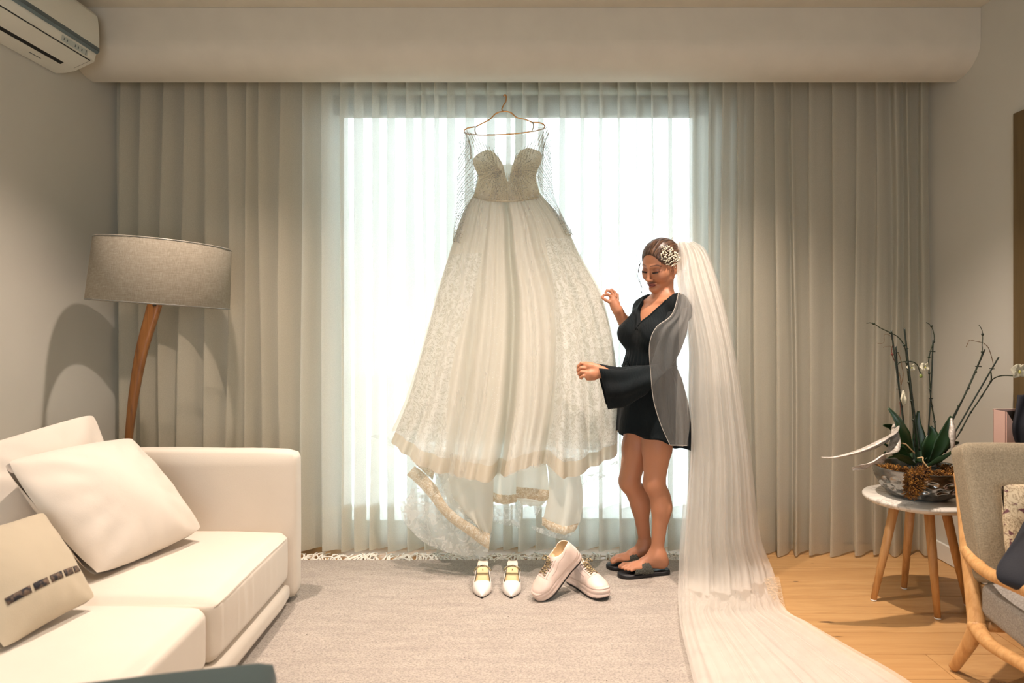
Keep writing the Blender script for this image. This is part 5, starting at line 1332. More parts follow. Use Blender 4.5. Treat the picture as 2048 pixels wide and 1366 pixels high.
# ================================================================ white pointed mules
patent = simple('white_satin_leather', rgb(226, 218, 210), 0.3, var=0.02); insole_m = simple('tan_insole', rgb(214, 190, 142), 0.55, var=0.04); pad_m = simple('heel_pad', rgb(226, 208, 190), 0.5, var=0.02)
stone = simple('rhinestone', rgb(196, 182, 150), 0.12, 0.75, var=0.35, nscale=120); blksole = simple('black_outsole', rgb(16, 14, 14), 0.5)
def mule(px, d0, label, rot):
    x0 = (px - 1030) * d0 / FPX
    root = empty('mule', (x0, d0, 0.0125), label, 'shoe', 'white pointed mules')
    T = Matrix.Translation((x0, d0, 0.0125)) @ Matrix.Rotation(math.radians(rot), 4, 'Z')
    # local: toe towards -y, heel +y ; length 0.245
    def L(x, y, z): return T @ Vector((x, y, z))
    def half(t):   # half width along the sole, t 0 toe .. 1 heel
        return float(np.interp(t, [0, 0.05, 0.15, 0.28, 0.42, 0.6, 0.78, 0.9, 1.0], [0.002, 0.010, 0.028, 0.040, 0.038, 0.030, 0.026, 0.026, 0.022]))
    def zs_(t): return float(np.interp(t, [0, 0.3, 0.45, 0.62, 0.8, 1.0], [0.006, 0.005, 0.014, 0.044, 0.074, 0.082]))
    def yy(t): return -0.125 + 0.235 * t
    N = 36; V = []; F = []
    for i in range(N):
        t = i / (N - 1); h = half(t); z = zs_(t)
        for s, dz in ((-1, -0.005), (1, -0.005), (1, 0), (-1, 0)): V.append(L(s * (h + 0.0015), yy(t) - (0.002 if i == 0 else 0), z + dz))
    for i in range(N - 1):
        for k in range(4): F.append((4 * i + k, 4 * i + (k + 1) % 4, 4 * i + 4 + (k + 1) % 4, 4 * i + 4 + k))
    F += [(3, 2, 1, 0), tuple(4 * (N - 1) + k for k in range(4))]
    mesh('outsole', V, F, blksole, root, False)
    V = []
    for i in range(N):
        t = 0.12 + 0.88 * i / (N - 1)
        for k in range(7):
            u = k / 3 - 1; V.append(L(u * half(t) * 0.97, yy(t), zs_(t) + 0.0012 + 0.002 * u * u))
    me = solid(mesh('insole', V, grid_faces(N, 7), [insole_m, pad_m], root), 0.002, 1)
    me.data.polygons.foreach_set('material_index', [1 if (i // 6) > 25 else 0 for i in range((N - 1) * 6)])
    # upper: closed vamp in front, side walls rising to the strap
    V = []; M_ = 34; K = 15; mats = []
    for i in range(M_):
        t = 0.005 + 0.60 * i / (M_ - 1); h = half(t) + 0.0012
        top = float(np.interp(t, [0, 0.1, 0.2, 0.34, 0.5, 0.6], [0.009, 0.022, 0.032, 0.044, 0.054, 0.056]))
        for k in range(K):
            a = PI * k / (K - 1)
            open_ = max(0, (t - 0.33) / 0.27)     # beyond the vamp edge only the sides remain
            ca = math.cos(a); sa = math.sin(a)
            z = zs_(t) * 0.9 + top * (sa ** 0.75)
            x = h * (abs(ca) ** 0.55) * (1 if ca >= 0 else -1) * (1 + 0.10 * sa)
            V.append(L(x, yy(t), z))
    F = []
    for i in range(M_ - 1):
        t = 0.005 + 0.60 * (i + 0.5) / (M_ - 1)
        for k in range(K - 1):
            a = (k + 0.5) / (K - 1); lim = 0.5 if t < 0.34 else 0.5 - 0.02 - 0.36 * min(1, 0.6 + (t - 0.34) / 0.5)
            if t < 0.34 or a < 0.24 or a > 0.76: F.append((i * K + k, i * K + k + 1, (i + 1) * K + k + 1, (i + 1) * K + k))
    u_ = mesh('upper', V, F, [patent, insole_m], root); md = solid(u_, 0.0022, -1); md.modifiers[-1].material_offset = 0
    MB().ball(L(0, -0.1215, 0.0115), 0.0075, 10, 8, (0.8, 1.0, 0.85)).build('toe_point', patent, root)
    # strap of stones over the instep
    b = MB(); c = MB(); t = 0.595; h = half(t) + 0.004; pts = []
    for k in range(19):
        a = PI * k / 18; pts.append(L(h * (1.16) * math.cos(a), yy(t) + 0.004, zs_(t) * 0.9 + 0.022 + 0.036 * math.sin(a) ** 0.8))
    for k in range(2, 17):
        b = MB(); b.ball(pts[k], 0.0052, 7, 5, (0.8, 1.3, 1.0)); b.build('stone', stone, root)
    c.tube(pts, 0.0022, 6); c.build('strap', patent, root)
    # slim heel under the pad
    hb = MB(); prof = [(0.024, 0.076), (0.020, 0.058), (0.013, 0.034), (0.0095, 0.010), (0.010, 0.0)]; V = []
    for r, z in prof:
        for k in range(14):
            a = 2 * PI * k / 14; V.append(L(r * math.cos(a), yy(0.89) + (r * 0.8) * math.sin(a) + 0.004, z))
    hb.add(V, grid_faces(5, 14, True) + [tuple(range(14)), tuple(4 * 14 + k for k in range(14))][::-1]); hb.build('heel', patent, root)
    for dy, w in ((0.0, 0.006), (0.006, 0.003)):
        MB().box(-w / 2, w / 2, yy(0.78) - dy * 2 - 0.006, yy(0.78) - dy * 2, zs_(0.75) + 0.0005, zs_(0.75) + 0.0042).add([], []).build('insole_print', simple('print_brown', rgb(150, 120, 84), 0.6), root, False).matrix_basis = root.matrix_basis.inverted() @ T
mule(965, 3.175, 'white pointed mule with rhinestone strap, the one farther from the sneakers', 1.5)
mule(1024, 3.175, 'white pointed mule with rhinestone strap, the one next to the sneakers', -1.5)

# ================================================================ platform sneakers
snk = Mat('blush_leather', rgb(230, 208, 196), 0.42); at = snk.n('ShaderNodeVertexColor'); at.layer_name = 'Col'; snk.color(at.outputs[0]); snk.bump(snk.noise(140, 2, snk.coord()), 0.06); snk = snk.m
rubber = simple('white_rubber', rgb(226, 204, 192), 0.5, var=0.02); gum = simple('dark_outsole', rgb(38, 34, 34), 0.6); lace_m = Mat('gold_lace', rgb(150, 126, 84), 0.5, 0.3); lace_m.color(lace_m.ramp(lace_m.noise(170, 2, lace_m.coord()), [(0.4, rgb(52, 44, 34)), (0.52, rgb(160, 138, 96)), (0.65, rgb(206, 190, 150))])); lace_m = lace_m.m
sole_prof = [(0.0, 0.0), (0.004, 0.022), (0.03, 0.034), (0.09, 0.033), (0.15, 0.040), (0.21, 0.047), (0.255, 0.040), (0.28, 0.022), (0.285, 0.0)]
_up = crom(sole_prof, 34); SO = [(x, max(y, 0)) for x, y in _up] + [(x, -max(y, 0)) for x, y in _up[::-1][1:-1]]
sx = np.arange(-0.02, 0.31, 0.0033); F = Field(sx, np.arange(-0.062, 0.062, 0.0033), np.arange(0.030, 0.165, 0.0033))
F.cap((0.036, 0, 0.055), (0.045, 0, 0.105), 0.036, 0.030, 0.02); F.cap((0.06, 0, 0.055), (0.20, 0, 0.052), 0.038, 0.042, 0.03)
F.cap((0.10, 0, 0.085), (0.165, 0, 0.070), 0.032, 0.030, 0.03); F.ell((0.222, 0, 0.050), (0.054, 0.046, 0.030), None, 0.02); F.cap((0.05, 0, 0.10), (0.11, 0, 0.098), 0.030, 0.028, 0.03)
F.ell((0.066, 0, 0.128), (0.050, 0.0255, 0.052), None, 0.006, True); F.cap((0.066, 0, 0.125), (0.135, 0, 0.118), 0.018, 0.012, 0.006, True)
F.fn((-1, -1, -1), (1, 1, 1), lambda X, Y, Z: Z - 0.045 + 0 * X + 0 * Y, 0, True)
# tongue
F.cap((0.150, 0, 0.085), (0.112, 0, 0.118), 0.018, 0.016, 0.006)
UV_, UQ = F.poly(); del F; UV_ = lap(UV_, UQ, 2, 0.4); UQ = orient(UV_, UQ)
uc = np.tile(np.array(rgb(232, 210, 198)[:3]), (len(UV_), 1)); X, Y, Z = UV_.T
ins = (((X - 0.066) / 0.052) ** 2 + (Y / 0.0270) ** 2 + ((Z - 0.128) / 0.055) ** 2 < 1.0); uc[ins] = rgb(196, 170, 130)[:3]
seam = (X < -9) & (np.abs(Z - (0.062 + 0.25 * np.maximum(X - 0.15, 0) - 3 * np.maximum(X - 0.2, 0) ** 1.6)) < 0.0013) & (X > 0.02); uc[seam & ~ins] = rgb(196, 170, 158)[:3]
me_u = None; seam_m = simple('seam_thread', rgb(196, 168, 154), 0.6)
def sneaker(M, label):
    global me_u
    root = bpy.data.objects.new('sneaker', None); col.objects.link(root); tag(root, label, 'shoe', 'blush platform sneakers'); root.matrix_basis = M; root.empty_display_size = 0.05
    def add(name, V, F_, m, sm=True, colors=None):
        o = mesh(name, V, F_, m, None, sm, colors=colors); o.parent = root; return o
    add('upper', UV_, UQ, snk, True, uc)
    V = []; rows = [(0.0085, 0.985), (0.012, 1.0), (0.024, 1.0), (0.0255, 0.985), (0.027, 1.0), (0.029, 0.985), (0.031, 1.0), (0.044, 0.99), (0.0455, 0.965), (0.047, 0.98), (0.052, 0.965), (0.0535, 0.92)]
    for z, k in rows:
        for x, y in SO:
            kk = 1 + (k - 1) * 1.6; V.append((0.1425 + (x - 0.1425) * k, y * kk, z + 0.012 * max(0, (x - 0.22) / 0.065) ** 2 * (1 if z < 0.02 else 0.6) + (0.002 if z > 0.02 and x < 0.08 else 0)))
    n = len(SO); add('midsole', V, grid_faces(len(rows), n, True) + [tuple(range(n))[::-1], tuple((len(rows) - 1) * n + k for k in range(n))], rubber)
    V = []
    for z, k in ((0.0, 0.95), (0.009, 0.975)):
        for x, y in SO: V.append((0.1425 + (x - 0.1425) * k, y * k * (1 + (0.03 if (int(x * 160) % 2) else 0)), z + 0.014 * max(0, (x - 0.22) / 0.065) ** 2))
    add('outsole', V, grid_faces(2, n, True) + [tuple(range(n))[::-1], tuple(n + k for k in range(n))], gum)
    # eyelet facings and laces
    bt_ = BVHTree.FromPolygons([Vector(p) for p in UV_], [tuple(q) for q in UQ])
    def on(x, y, e=0.003):
        h = bt_.ray_cast(Vector((x, y, 0.3)), Vector((0, 0, -1)));  return (h[0] + Vector((0, 0, e))) if h[0] is not None else Vector((x, y, 0.09))
    def stitch(pts):
        o = MB().tube(crom(pts, 30), 0.0010, 5).build('seam', seam_m, None); o.parent = root
    stitch([on(0.205 - 7 * y * y, y, 0.0002) for y in np.linspace(-0.036, 0.036, 15)])
    for s in (-1, 1):
        stitch([on(x, s * (0.026 + 0.05 * max(0, x - 0.17)), 0.0002) for x in np.linspace(0.115, 0.20, 10)])
        stitch([on(x, s * y, 0.0002) for x, y in ((0.050, 0.033), (0.08, 0.036), (0.11, 0.036), (0.14, 0.037), (0.17, 0.038))])
    for s in (-1, 1):
        for k in range(6):
            x = 0.128 + k * 0.0125; MB().ball(on(x, s * 0.019, 0.0), 0.0024, 6, 4).build('eyelet', gum, None).parent = root
    for k in range(5):
        x = 0.132 + k * 0.0125
        for s in (-1, 1):
            pts = [on(x, s * 0.019, 0.0015), on(x + 0.002, s * 0.010, 0.005), on(x + 0.006, 0, 0.007 + 0.001 * s), on(x + 0.010, -s * 0.010, 0.005), on(x + 0.0125, -s * 0.019, 0.0015)]
            b = MB().tube(crom(pts, 12), 0.0026, 6); o = b.build('lace', lace_m, None); o.parent = root
    b = MB(); c0 = on(0.128, 0, 0.008)
    for s in (-1, 1): b.tube(crom([c0, c0 + Vector((0.004, s * 0.018, 0.008)), c0 + Vector((0.020, s * 0.026, 0.0)), c0 + Vector((0.018, s * 0.010, 0.002)), c0], 18), 0.0024, 6)
    o = b.build('lace_bow', lace_m, None); o.parent = root
    return root
def frame(o, xdir, up):
    x = Vector(xdir).normalized(); z = Vector(up); z = (z - x * z.dot(x)).normalized(); y = z.cross(x)
    return Matrix(((x.x, y.x, z.x, o[0]), (x.y, y.y, z.y, o[1]), (x.z, y.z, z.z, o[2]), (0, 0, 0, 1)))
h2 = P(1138, 1168, 3.26); h2.z = 0.0125
sneaker(frame(h2, (0.52, -0.86, 0), (0, 0, 1)), 'blush platform sneaker with gold laces lying flat, the other sneaker leaning on it')
h1 = P(1161, 1106, 3.14)
M1 = frame(h1, (-0.68, -0.35, -0.60), (-0.52, -0.45, 0.72))
low = min((M1 @ Vector((x, y, 0.006 + 0.014 * max(0, (x - 0.22) / 0.065) ** 2))).z for x, y in SO); M1 = Matrix.Translation((0, 0, 0.0125 - low)) @ M1
sneaker(M1, 'blush platform sneaker with gold laces propped heel-up on the other one')

# ================================================================ marble side table
oak = Mat('pale_oak', rgb(204, 158, 100), 0.45); v = oak.coord((22, 22, 1.6)); oak.color(oak.ramp(oak.noise(2.6, 5, v, 0.6, 0.6), [(0.25, rgb(176, 128, 74)), (0.5, rgb(202, 154, 98)), (0.8, rgb(218, 176, 122))])); oak.bump(oak.noise(4, 4, v), 0.1, 0.001); oak = oak.m
marb = Mat('white_marble', rgb(214, 210, 200), 0.22); v = marb.coord(); mv = marb.ramp(marb.noise(4, 5, v, 0.6, 2.0), [(0.46, rgb(216, 212, 202)), (0.495, rgb(184, 178, 168)), (0.53, rgb(214, 210, 200))]); marb.color(mv); marb = marb.m
tb = empty('side_table', (1.795, 3.03, 0), 'round side table with white marble top on four splayed pale oak legs', 'side table')
TC = (1.795, 3.03)
MB().lathe([(0.0, 0.444), (0.195, 0.444), (0.217, 0.450), (0.2275, 0.462), (0.228, 0.468), (0.224, 0.474), (0.0, 0.475)], 72, (TC[0], TC[1], 0), cap=False).build('table_top', marb, tb)
MB().lathe([(0.0, 0.430), (0.13, 0.430), (0.14, 0.4435), (0.0, 0.4438)], 40, (TC[0], TC[1], 0), cap=False).build('under_frame', oak, tb)
ft_ = [(1.605, 3.056), (1.775, 2.867), (1.818, 3.19), (1.988, 3.0)]
for x, y in ft_:
    tx, ty = TC[0] + (x - TC[0]) * 0.52, TC[1] + (y - TC[1]) * 0.52
    lg = MB().tube([(tx, ty, 0.444), (tx + (x - tx) * 0.5, ty + (y - ty) * 0.5, 0.222), (x, y, 0.006)], [0.0205, 0.0175, 0.0125], 18).build('leg', oak, tb)
    MB().lathe([(0.0125, 0.001), (0.0135, 0.003), (0.0125, 0.007)], 16, (x, y, 0)).build('foot_pad', white_m, lg)

# ---------------------------------------------------------------- orchid bowl
BC = Vector((1.797, 3.03, 0.475))
ob = empty('orchid_bowl', BC, 'hammered silver bowl of orchids past flowering, brown moss and bare stems on the marble table', 'potted plant')
sil = Mat('hammered_silver', rgb(150, 150, 148), 0.2, 1.0); sil = sil.m
prof = crom([(0.085, 0.001), (0.115, 0.006), (0.150, 0.035), (0.176, 0.080), (0.188, 0.118), (0.190, 0.132)], 40); na = 150; V = []
rr_ = random.Random(21); dents = []
for row, zc in enumerate((0.030, 0.058, 0.086)):
    for k in range(17): dents.append(((k + 0.5 * row) / 17 * 2 * PI + rr_.uniform(-.07, .07), zc + rr_.uniform(-.006, .006), rr_.uniform(0.8, 1.2)))
def dent(a, z, r):
    s = 0
    for da, dz, q in dents:
        x = ((a - da + PI) % (2 * PI) - PI) * r; w = (x / 0.020) ** 2 + ((z - dz) / 0.0125) ** 2
        if w < 4: s += -0.0085 * q * math.exp(-w * 1.3) + 0.0035 * math.exp(-(w - 1.8) ** 2 * 1.5)
    return s
for r, z in prof:
    for k in range(na):
        a = 2 * PI * k / na; rr2 = r + (dent(a, z, r) if z < 0.112 else 0); V.append((BC.x + rr2 * math.cos(a), BC.y + rr2 * math.sin(a), BC.z + z))
inner = [(0.186, 0.132), (0.184, 0.126), (0.172, 0.09), (0.15, 0.05)]
for r, z in inner:
    for k in range(na): a = 2 * PI * k / na; V.append((BC.x + r * math.cos(a), BC.y + r * math.sin(a), BC.z + z))
mesh('bowl', V, grid_faces(44, na, True) + [tuple(range(na))[::-1]], sil, ob)
MB().lathe([(0.0, 0.098), (0.10, 0.098), (0.168, 0.092), (0.160, 0.06), (0, 0.06)], 40, BC, cap=False).build('soil', simple('dark_soil', rgb(34, 24, 18), 0.95, nscale=60, var=0.4), ob)
moss = Mat('dry_moss', rgb(120, 80, 30), 0.9); v = moss.coord(); moss.color(moss.ramp(moss.noise(60, 3, v), [(0.35, rgb(66, 40, 14)), (0.5, rgb(128, 84, 30)), (0.68, rgb(190, 136, 58))])); moss = moss.m
b = MB()
def tuft(c, rad, n, rx=(1, 1, 1)):
    for _ in range(n):
        a, z = rr_.uniform(0, 2 * PI), rr_.uniform(-1, 1); s = math.sqrt(1 - z * z); d = Vector((s * math.cos(a) * rx[0], s * math.sin(a) * rx[1], z * rx[2]))
        r0 = rad * rr_.uniform(0.55, 0.9); p = Vector(c) + d * r0; e = p + d * rad * rr_.uniform(0.12, 0.34) + Vector([rr_.uniform(-1, 1) for _ in range(3)]) * 0.006
        m_ = (p + e) / 2 + Vector([rr_.uniform(-1, 1) for _ in range(3)]) * 0.004; b.tube([p, m_, e], [0.0020, 0.0018, 0.0008], 4, False)
def onp(px, py, d): return P(px, py, d)
for px, py, d, r, n in ((1830, 955, 2.845, 0.040, 380), (1828, 970, 2.845, 0.040, 380), (1822, 982, 2.85, 0.032, 240), (1848, 946, 2.865, 0.034, 240)): tuft(onp(px, py, d), r, n)
for k in range(40):
    a = rr_.uniform(PI * 0.9, 2.1 * PI); r = rr_.uniform(0.11, 0.165); tuft((BC.x + r * math.cos(a), BC.y + r * math.sin(a), BC.z + 0.118 + rr_.uniform(0, 0.01)), 0.024, 60, (1.2, 1.2, 0.7))
b.build('moss', moss, ob, kind='stuff')
b = MB(); 
for px, py, d, r in ((1830, 955, 2.85, 0.030), (1828, 970, 2.85, 0.030), (1848, 946, 2.87, 0.024)): b.ball(P(px, py, d), r, 12, 8)
b.build('moss_core', simple('moss_dark', rgb(58, 36, 14), 0.95), ob, kind='stuff')
potm = simple('nursery_pot', rgb(52, 66, 64), 0.3)
MB().lathe([(0.055, 0.05), (0.062, 0.128), (0.065, 0.130), (0.062, 0.132), (0.058, 0.125), (0.052, 0.06)], 32, BC + Vector((-0.005, -0.045, 0)), cap=False).build('inner_pot', potm, ob)

leafm = Mat('orchid_leaf', rgb(30, 66, 30), 0.35); v = leafm.coord(); leafm.color(leafm.ramp(leafm.noise(6, 3, v), [(0.3, rgb(14, 36, 18)), (0.7, rgb(34, 68, 32))])); leafm = leafm.m
def blade(name, pts, ws, m, cup=0.25, side=None, nw=7, th=0.0018, parent=None, twist=0.0):
    """leaf or petal: centre line, half widths, cupped across"""
    n = 26; c = crom(pts, n); w = np.maximum(crom([(q,) for q in ws], n)[:, 0], 0.0005); V = []
    for i in range(n):
        t = c[min(i + 1, n - 1)] - c[max(i - 1, 0)]; t /= np.linalg.norm(t) + 1e-9
        sd = np.array(side if side is not None else (1.0, 0.0, 0.0), float); a = twist * i / n
        sd = sd - t * (sd @ t); sd /= np.linalg.norm(sd) + 1e-9; nn = np.cross(sd, t); sd2 = sd * math.cos(a) + nn * math.sin(a); nn = np.cross(sd2, t)
        for k in range(nw):
            u = 2 * k / (nw - 1) - 1; V.append((c[i] + sd2 * u * w[i] + nn * cup * w[i] * (u * u)).tolist())
    return solid(mesh(name, V, grid_faces(n, nw), m, parent), th)
O = lambda px, py, d: np.array(P(px, py, d))
LV = [([(1836, 925, 3.0), (1838, 880, 3.02), (1834, 845, 3.03), (1837, 822, 3.03)], [.012, .022, .026, .006], 0.0),
      ([(1852, 925, 3.0), (1862, 892, 2.99), (1866, 868, 3.0), (1860, 852, 3.01)], [.014, .034, .030, .006], 0.0),
      ([(1862, 925, 2.98), (1882, 888, 2.97), (1894, 855, 2.97), (1902, 832, 2.97)], [.012, .026, .024, .004], 0.5),
      ([(1822, 905, 2.92), (1808, 870, 2.90), (1795, 840, 2.90), (1777, 816, 2.92)], [.016, .022, .014, .003], 0.9),
      ([(1822, 905, 3.05), (1800, 875, 3.06), (1785, 855, 3.06), (1766, 850, 3.06)], [.012, .024, .022, .006], 0.9),
      ([(1826, 925, 2.96), (1800, 915, 2.90), (1780, 895, 2.87), (1758, 882, 2.86)], [.012, .012, .009, .002], 1.3),
      ([(1830, 930, 2.95), (1805, 915, 2.88), (1790, 912, 2.85), (1775, 916, 2.84)], [.012, .016, .012, .002], 1.3),
      ([(1822, 922, 3.0), (1800, 905, 3.0), (1785, 900, 2.98), (1768, 905, 2.96)], [.014, .026, .022, .006], 1.2),
      ([(1850, 935, 2.96), (1880, 918, 2.92), (1902, 905, 2.88), (1915, 892, 2.87)], [.010, .012, .010, .003], 1.3),
      ([(1850, 925, 3.0), (1880, 905, 3.02), (1905, 890, 3.04), (1918, 886, 3.05)], [.014, .032, .028, .006], 1.2),
      ([(1846, 925, 3.05), (1870, 890, 3.1), (1885, 880, 3.12), (1900, 890, 3.14)], [.014, .030, .028, .006], 1.0),
      ([(1835, 925, 3.04), (1815, 895, 3.1), (1800, 885, 3.12), (1785, 892, 3.14)], [.014, .030, .026, .006], 1.0)]
def paddle(W): return [W * (0.40 + 0.60 * min(1, t / 0.55)) * math.sqrt(max(0.0, 1 - max(0, (t - 0.62) / 0.385) ** 2)) for t in np.linspace(0, 1, 14)]
for pts, ws, tl in LV: blade('leaf', [O(*p) for p in pts], paddle(max(ws) * (1.15 if max(ws) > .02 else 1)), leafm, 0.22, (math.cos(tl), -0.25, math.sin(tl) * 0.9), parent=ob)
stemm = simple('orchid_stem', rgb(34, 46, 26), 0.5, var=0.25, nscale=40); stakem = simple('green_stake', rgb(26, 38, 26), 0.5); twig = simple('dry_twig', rgb(112, 84, 52), 0.7, var=0.2); redtw = simple('red_twig', rgb(104, 50, 36), 0.6)
def zz(x, y, d): return (1700 + x / 4.017, 620 + y / 4.017, d)
def stem(name, pl, r, m, nodes=0):
    q = pxline([zz(*p) for p in pl], 40); b = MB().tube(q, r if isinstance(r, float) else list(np.interp(np.linspace(0, 1, 40), [0, 1], r)), 8)
    for k in range(nodes):
        i = int((k + 0.6) / nodes * 39); b.ball(q[i], (r if isinstance(r, float) else r[0]) * 1.7, 8, 6)
    return b.build(name, m, ob)
D0 = 3.0
stem('stake', [(480, 1130, D0), (432, 910, D0), (395, 640, D0), (332, 165, D0)], 0.0034, stakem); stem('stake', [(560, 1130, D0 - .02), (500, 700, D0 - .02), (436, 145, D0 - .02)], 0.0036, stakem)
stem('stake', [(620, 1110, D0), (645, 740, D0), (668, 240, D0)], 0.0030, stakem); stem('stake', [(690, 1150, D0), (836, 860, D0), (960, 600, D0), (1082, 318, D0)], 0.0036, stakem)
stem('stake', [(735, 1150, D0 + .02), (862, 950, D0 + .03), (1030, 660, D0 + .03), (1194, 380, D0 + .03)], 0.0034, stakem); stem('stake', [(500, 1130, D0 + .02), (432, 910, D0 + .02), (388, 560, D0 + .02), (368, 290, D0 + .02)], 0.0034, stakem)
stem('stem', [(432, 900, D0 + .01), (390, 600, D0 + .01), (372, 450, D0 + .01), (345, 380, D0 + .01), (335, 320, D0 + .01), (350, 260, D0 + .01)], (0.0034, 0.0014), redtw, 3)
stem('stem', [(525, 1100, D0), (500, 800, D0), (470, 560, D0), (452, 380, D0), (440, 300, D0), (395, 225, D0), (330, 185, D0), (245, 145, D0), (180, 104, D0), (132, 106, D0)], (0.0036, 0.0018), stemm, 8)
stem('stem', [(690, 1080, D0), (680, 900, D0), (650, 720, D0), (636, 500, D0), (632, 400, D0), (655, 300, D0), (678, 235, D0), (668, 170, D0), (650, 125, D0), (612, 100, D0)], (0.0032, 0.0018), stemm, 8)
stem('stem', [(700, 1140, D0 - .01), (832, 850, D0 - .01), (940, 650, D0 - .01), (1020, 470, D0 - .01), (1062, 340, D0 - .01), (1060, 280, D0 - .01), (1066, 235, D0 - .01), (1060, 160, D0 - .01), (1034, 120, D0 - .01)], (0.0034, 0.0014), stemm, 7)
stem('stem', [(760, 1150, D0 + .03), (866, 1010, D0 + .04), (960, 840, D0 + .04), (1040, 720, D0 + .04), (1110, 610, D0 + .04), (1135, 560, D0 + .04), (1132, 500, D0 + .04)], 0.0030, stemm, 5)
stem('stem', [(1130, 572, D0 + .03), (1165, 545, D0 + .0), (1220, 528, D0 - .04), (1290, 528, D0 - .1), (1330, 534, D0 - .14)], 0.0026, stemm)
stem('stem', [(380, 440, D0), (400, 422, D0), (450, 414, D0), (500, 416, D0 - .01), (535, 436, D0 - .01), (552, 470, D0 - .01), (566, 512, D0 - .01)], 0.0022, stemm)
stem('twig', [(1150, 430, D0), (1135, 370, D0), (1110, 302, D0), (1072, 265, D0)], 0.0014, twig, 2); stem('twig', [(1068, 262, D0), (1010, 252, D0), (962, 242, D0), (945, 270, D0), (932, 296, D0)], 0.0012, twig, 3)
stem('twig', [(335, 240, D0), (322, 205, D0), (276, 200, D0), (276, 245, D0), (262, 268, D0), (222, 270, D0)], 0.0008, twig); stem('twig', [(340, 320, D0), (330, 292, D0), (285, 294, D0), (265, 304, D0)], 0.0008, twig)
stem('twig', [(412, 600, D0 - .01), (426, 520, D0 - .01), (418, 460, D0 - .01), (402, 380, D0 - .01), (385, 345, D0 - .01)], 0.0014, twig, 2); stem('twig', [(410, 640, D0 - .01), (405, 560, D0 - .01), (396, 500, D0 - .01)], 0.0014, twig)
stem('twig', [(400, 860, D0), (404, 800, D0), (400, 740, D0)], 0.0012, redtw)
for x, y, d, l in ((660, 334, D0, 24), (455, 308, D0 - .02, 14), (648, 712, D0, 16), (386, 634, D0, 16), (1030, 455, D0, 26), (1138, 472, D0, 20), (374, 340, D0, 16)):
    stem('clip', [(x - l, y - 2, d - .004), (x, y, d - .008), (x + l, y + 1, d - .004)], 0.0018, stakem)
petal = Mat('white_petal', rgb(226, 222, 200), 0.6); petal.bump(petal.noise(60, 2, petal.coord()), 0.2); petal.cloth(0.995, 0.3, color=rgb(226, 222, 196)); petal = petal.m; lip_m = simple('orchid_lip', rgb(196, 190, 110), 0.5); bud_m = simple('orchid_bud', rgb(120, 136, 60), 0.45)
def flower(px, py, d, s, droop=0.0, seed=0, name='flower'):
    c = np.array(P(px, py, d)); r7 = random.Random(seed); first = None
    for k, (a, L, w) in enumerate(((90, 1.0, .50), (90 + 130, .95, .42), (90 - 130, .95, .42), (20, 1.05, .78), (160, 1.05, .78))):
        a = math.radians(a + r7.uniform(-8, 8)); dv = np.array([math.cos(a), -0.15, math.sin(a) - droop]); sd = np.array([-math.sin(a), 0, math.cos(a)])
        o = blade(name if first is None else 'petal', [c, c + dv * s * L * 0.5 + np.array([0, -0.004, 0]), c + dv * s * L + np.array([0, 0.004, -droop * s * .3])], [s * 0.12, s * w, s * 0.10], petal, -0.15, sd, parent=first or ob, th=0.0008)
        first = first or o
    MB().ball(c + np.array([0, -0.006, -0.004]), s * 0.20, 8, 6, (0.8, 1, 1.2)).build('lip', lip_m, first)
flower(2037, 742, 2.86, 0.034, 0.1, 1); flower(1822, 734, 2.99, 0.019, 0.2, 2); flower(1849, 733, 2.98, 0.021, 0.3, 3)
c = np.array(P(1807, 795, 2.98))
blade('wilted_flower', [c + np.array([0, 0, .030]), c + np.array([.004, -.005, .005]), c + np.array([.006, 0, -.032])], [.004, .015, .007], petal, 0.8, (1, 0, 0), parent=ob, twist=0.9)
blade('wilted_flower', [c + np.array([-.004, -.004, .018]), c + np.array([-.006, -.008, -.006]), c + np.array([.002, -.004, -.028])], [.003, .011, .004], petal, -0.7, (1, 0.4, 0), parent=ob, twist=-0.7)
MB().ball(P(1842, 752, 2.985), 0.008, 10, 8, (0.8, 0.8, 1.15)).build('bud', bud_m, ob)
drym = Mat('silvered_dry_leaf', rgb(190, 184, 174), 0.42, 0.25); v = drym.coord((1, 1, 1)); dw = drym.noise(36, 4, drym.coord((1, 1, 3)), 0.6, 1.0); drym.color(drym.ramp(dw, [(0.3, rgb(142, 132, 118)), (0.6, rgb(206, 200, 192))])); drym.bump(dw, 0.8, 0.004); drym = drym.m
blade('dry_leaf', [O(1794, 850, 2.93), O(1782, 868, 2.86), O(1750, 884, 2.83), (O(1720, 898, 2.81)), O(1690, 908, 2.80), O(1662, 914, 2.80), O(1643, 914, 2.80)], [.014, .014, .036, .040, .014, .010, .006], drym, 0.45, (0.2, -0.5, 0.8), 9, parent=ob, twist=0.8)
blade('dry_leaf', [O(1788, 848, 2.94), O(1784, 880, 2.86), O(1774, 905, 2.82), O(1752, 916, 2.80), O(1730, 930, 2.79), O(1704, 937, 2.79)], [.010, .022, .038, .030, .016, .008], drym, 0.5, (0.7, -0.4, 0.5), 9, parent=ob, twist=-0.6)
blade('dry_leaf', [O(1903, 836, 2.90), O(1907, 860, 2.87), O(1908, 885, 2.86), O(1905, 905, 2.86)], [.004, .015, .012, .004], drym, 0.8, (1, -0.3, 0), 7, parent=ob, twist=0.5)
blade('dry_leaf', [O(1790, 850, 2.93), O(1806, 868, 2.92), O(1812, 880, 2.92)], [.010, .022, .010], drym, 0.4, (0.6, -0.3, 0.6), 7, parent=ob)
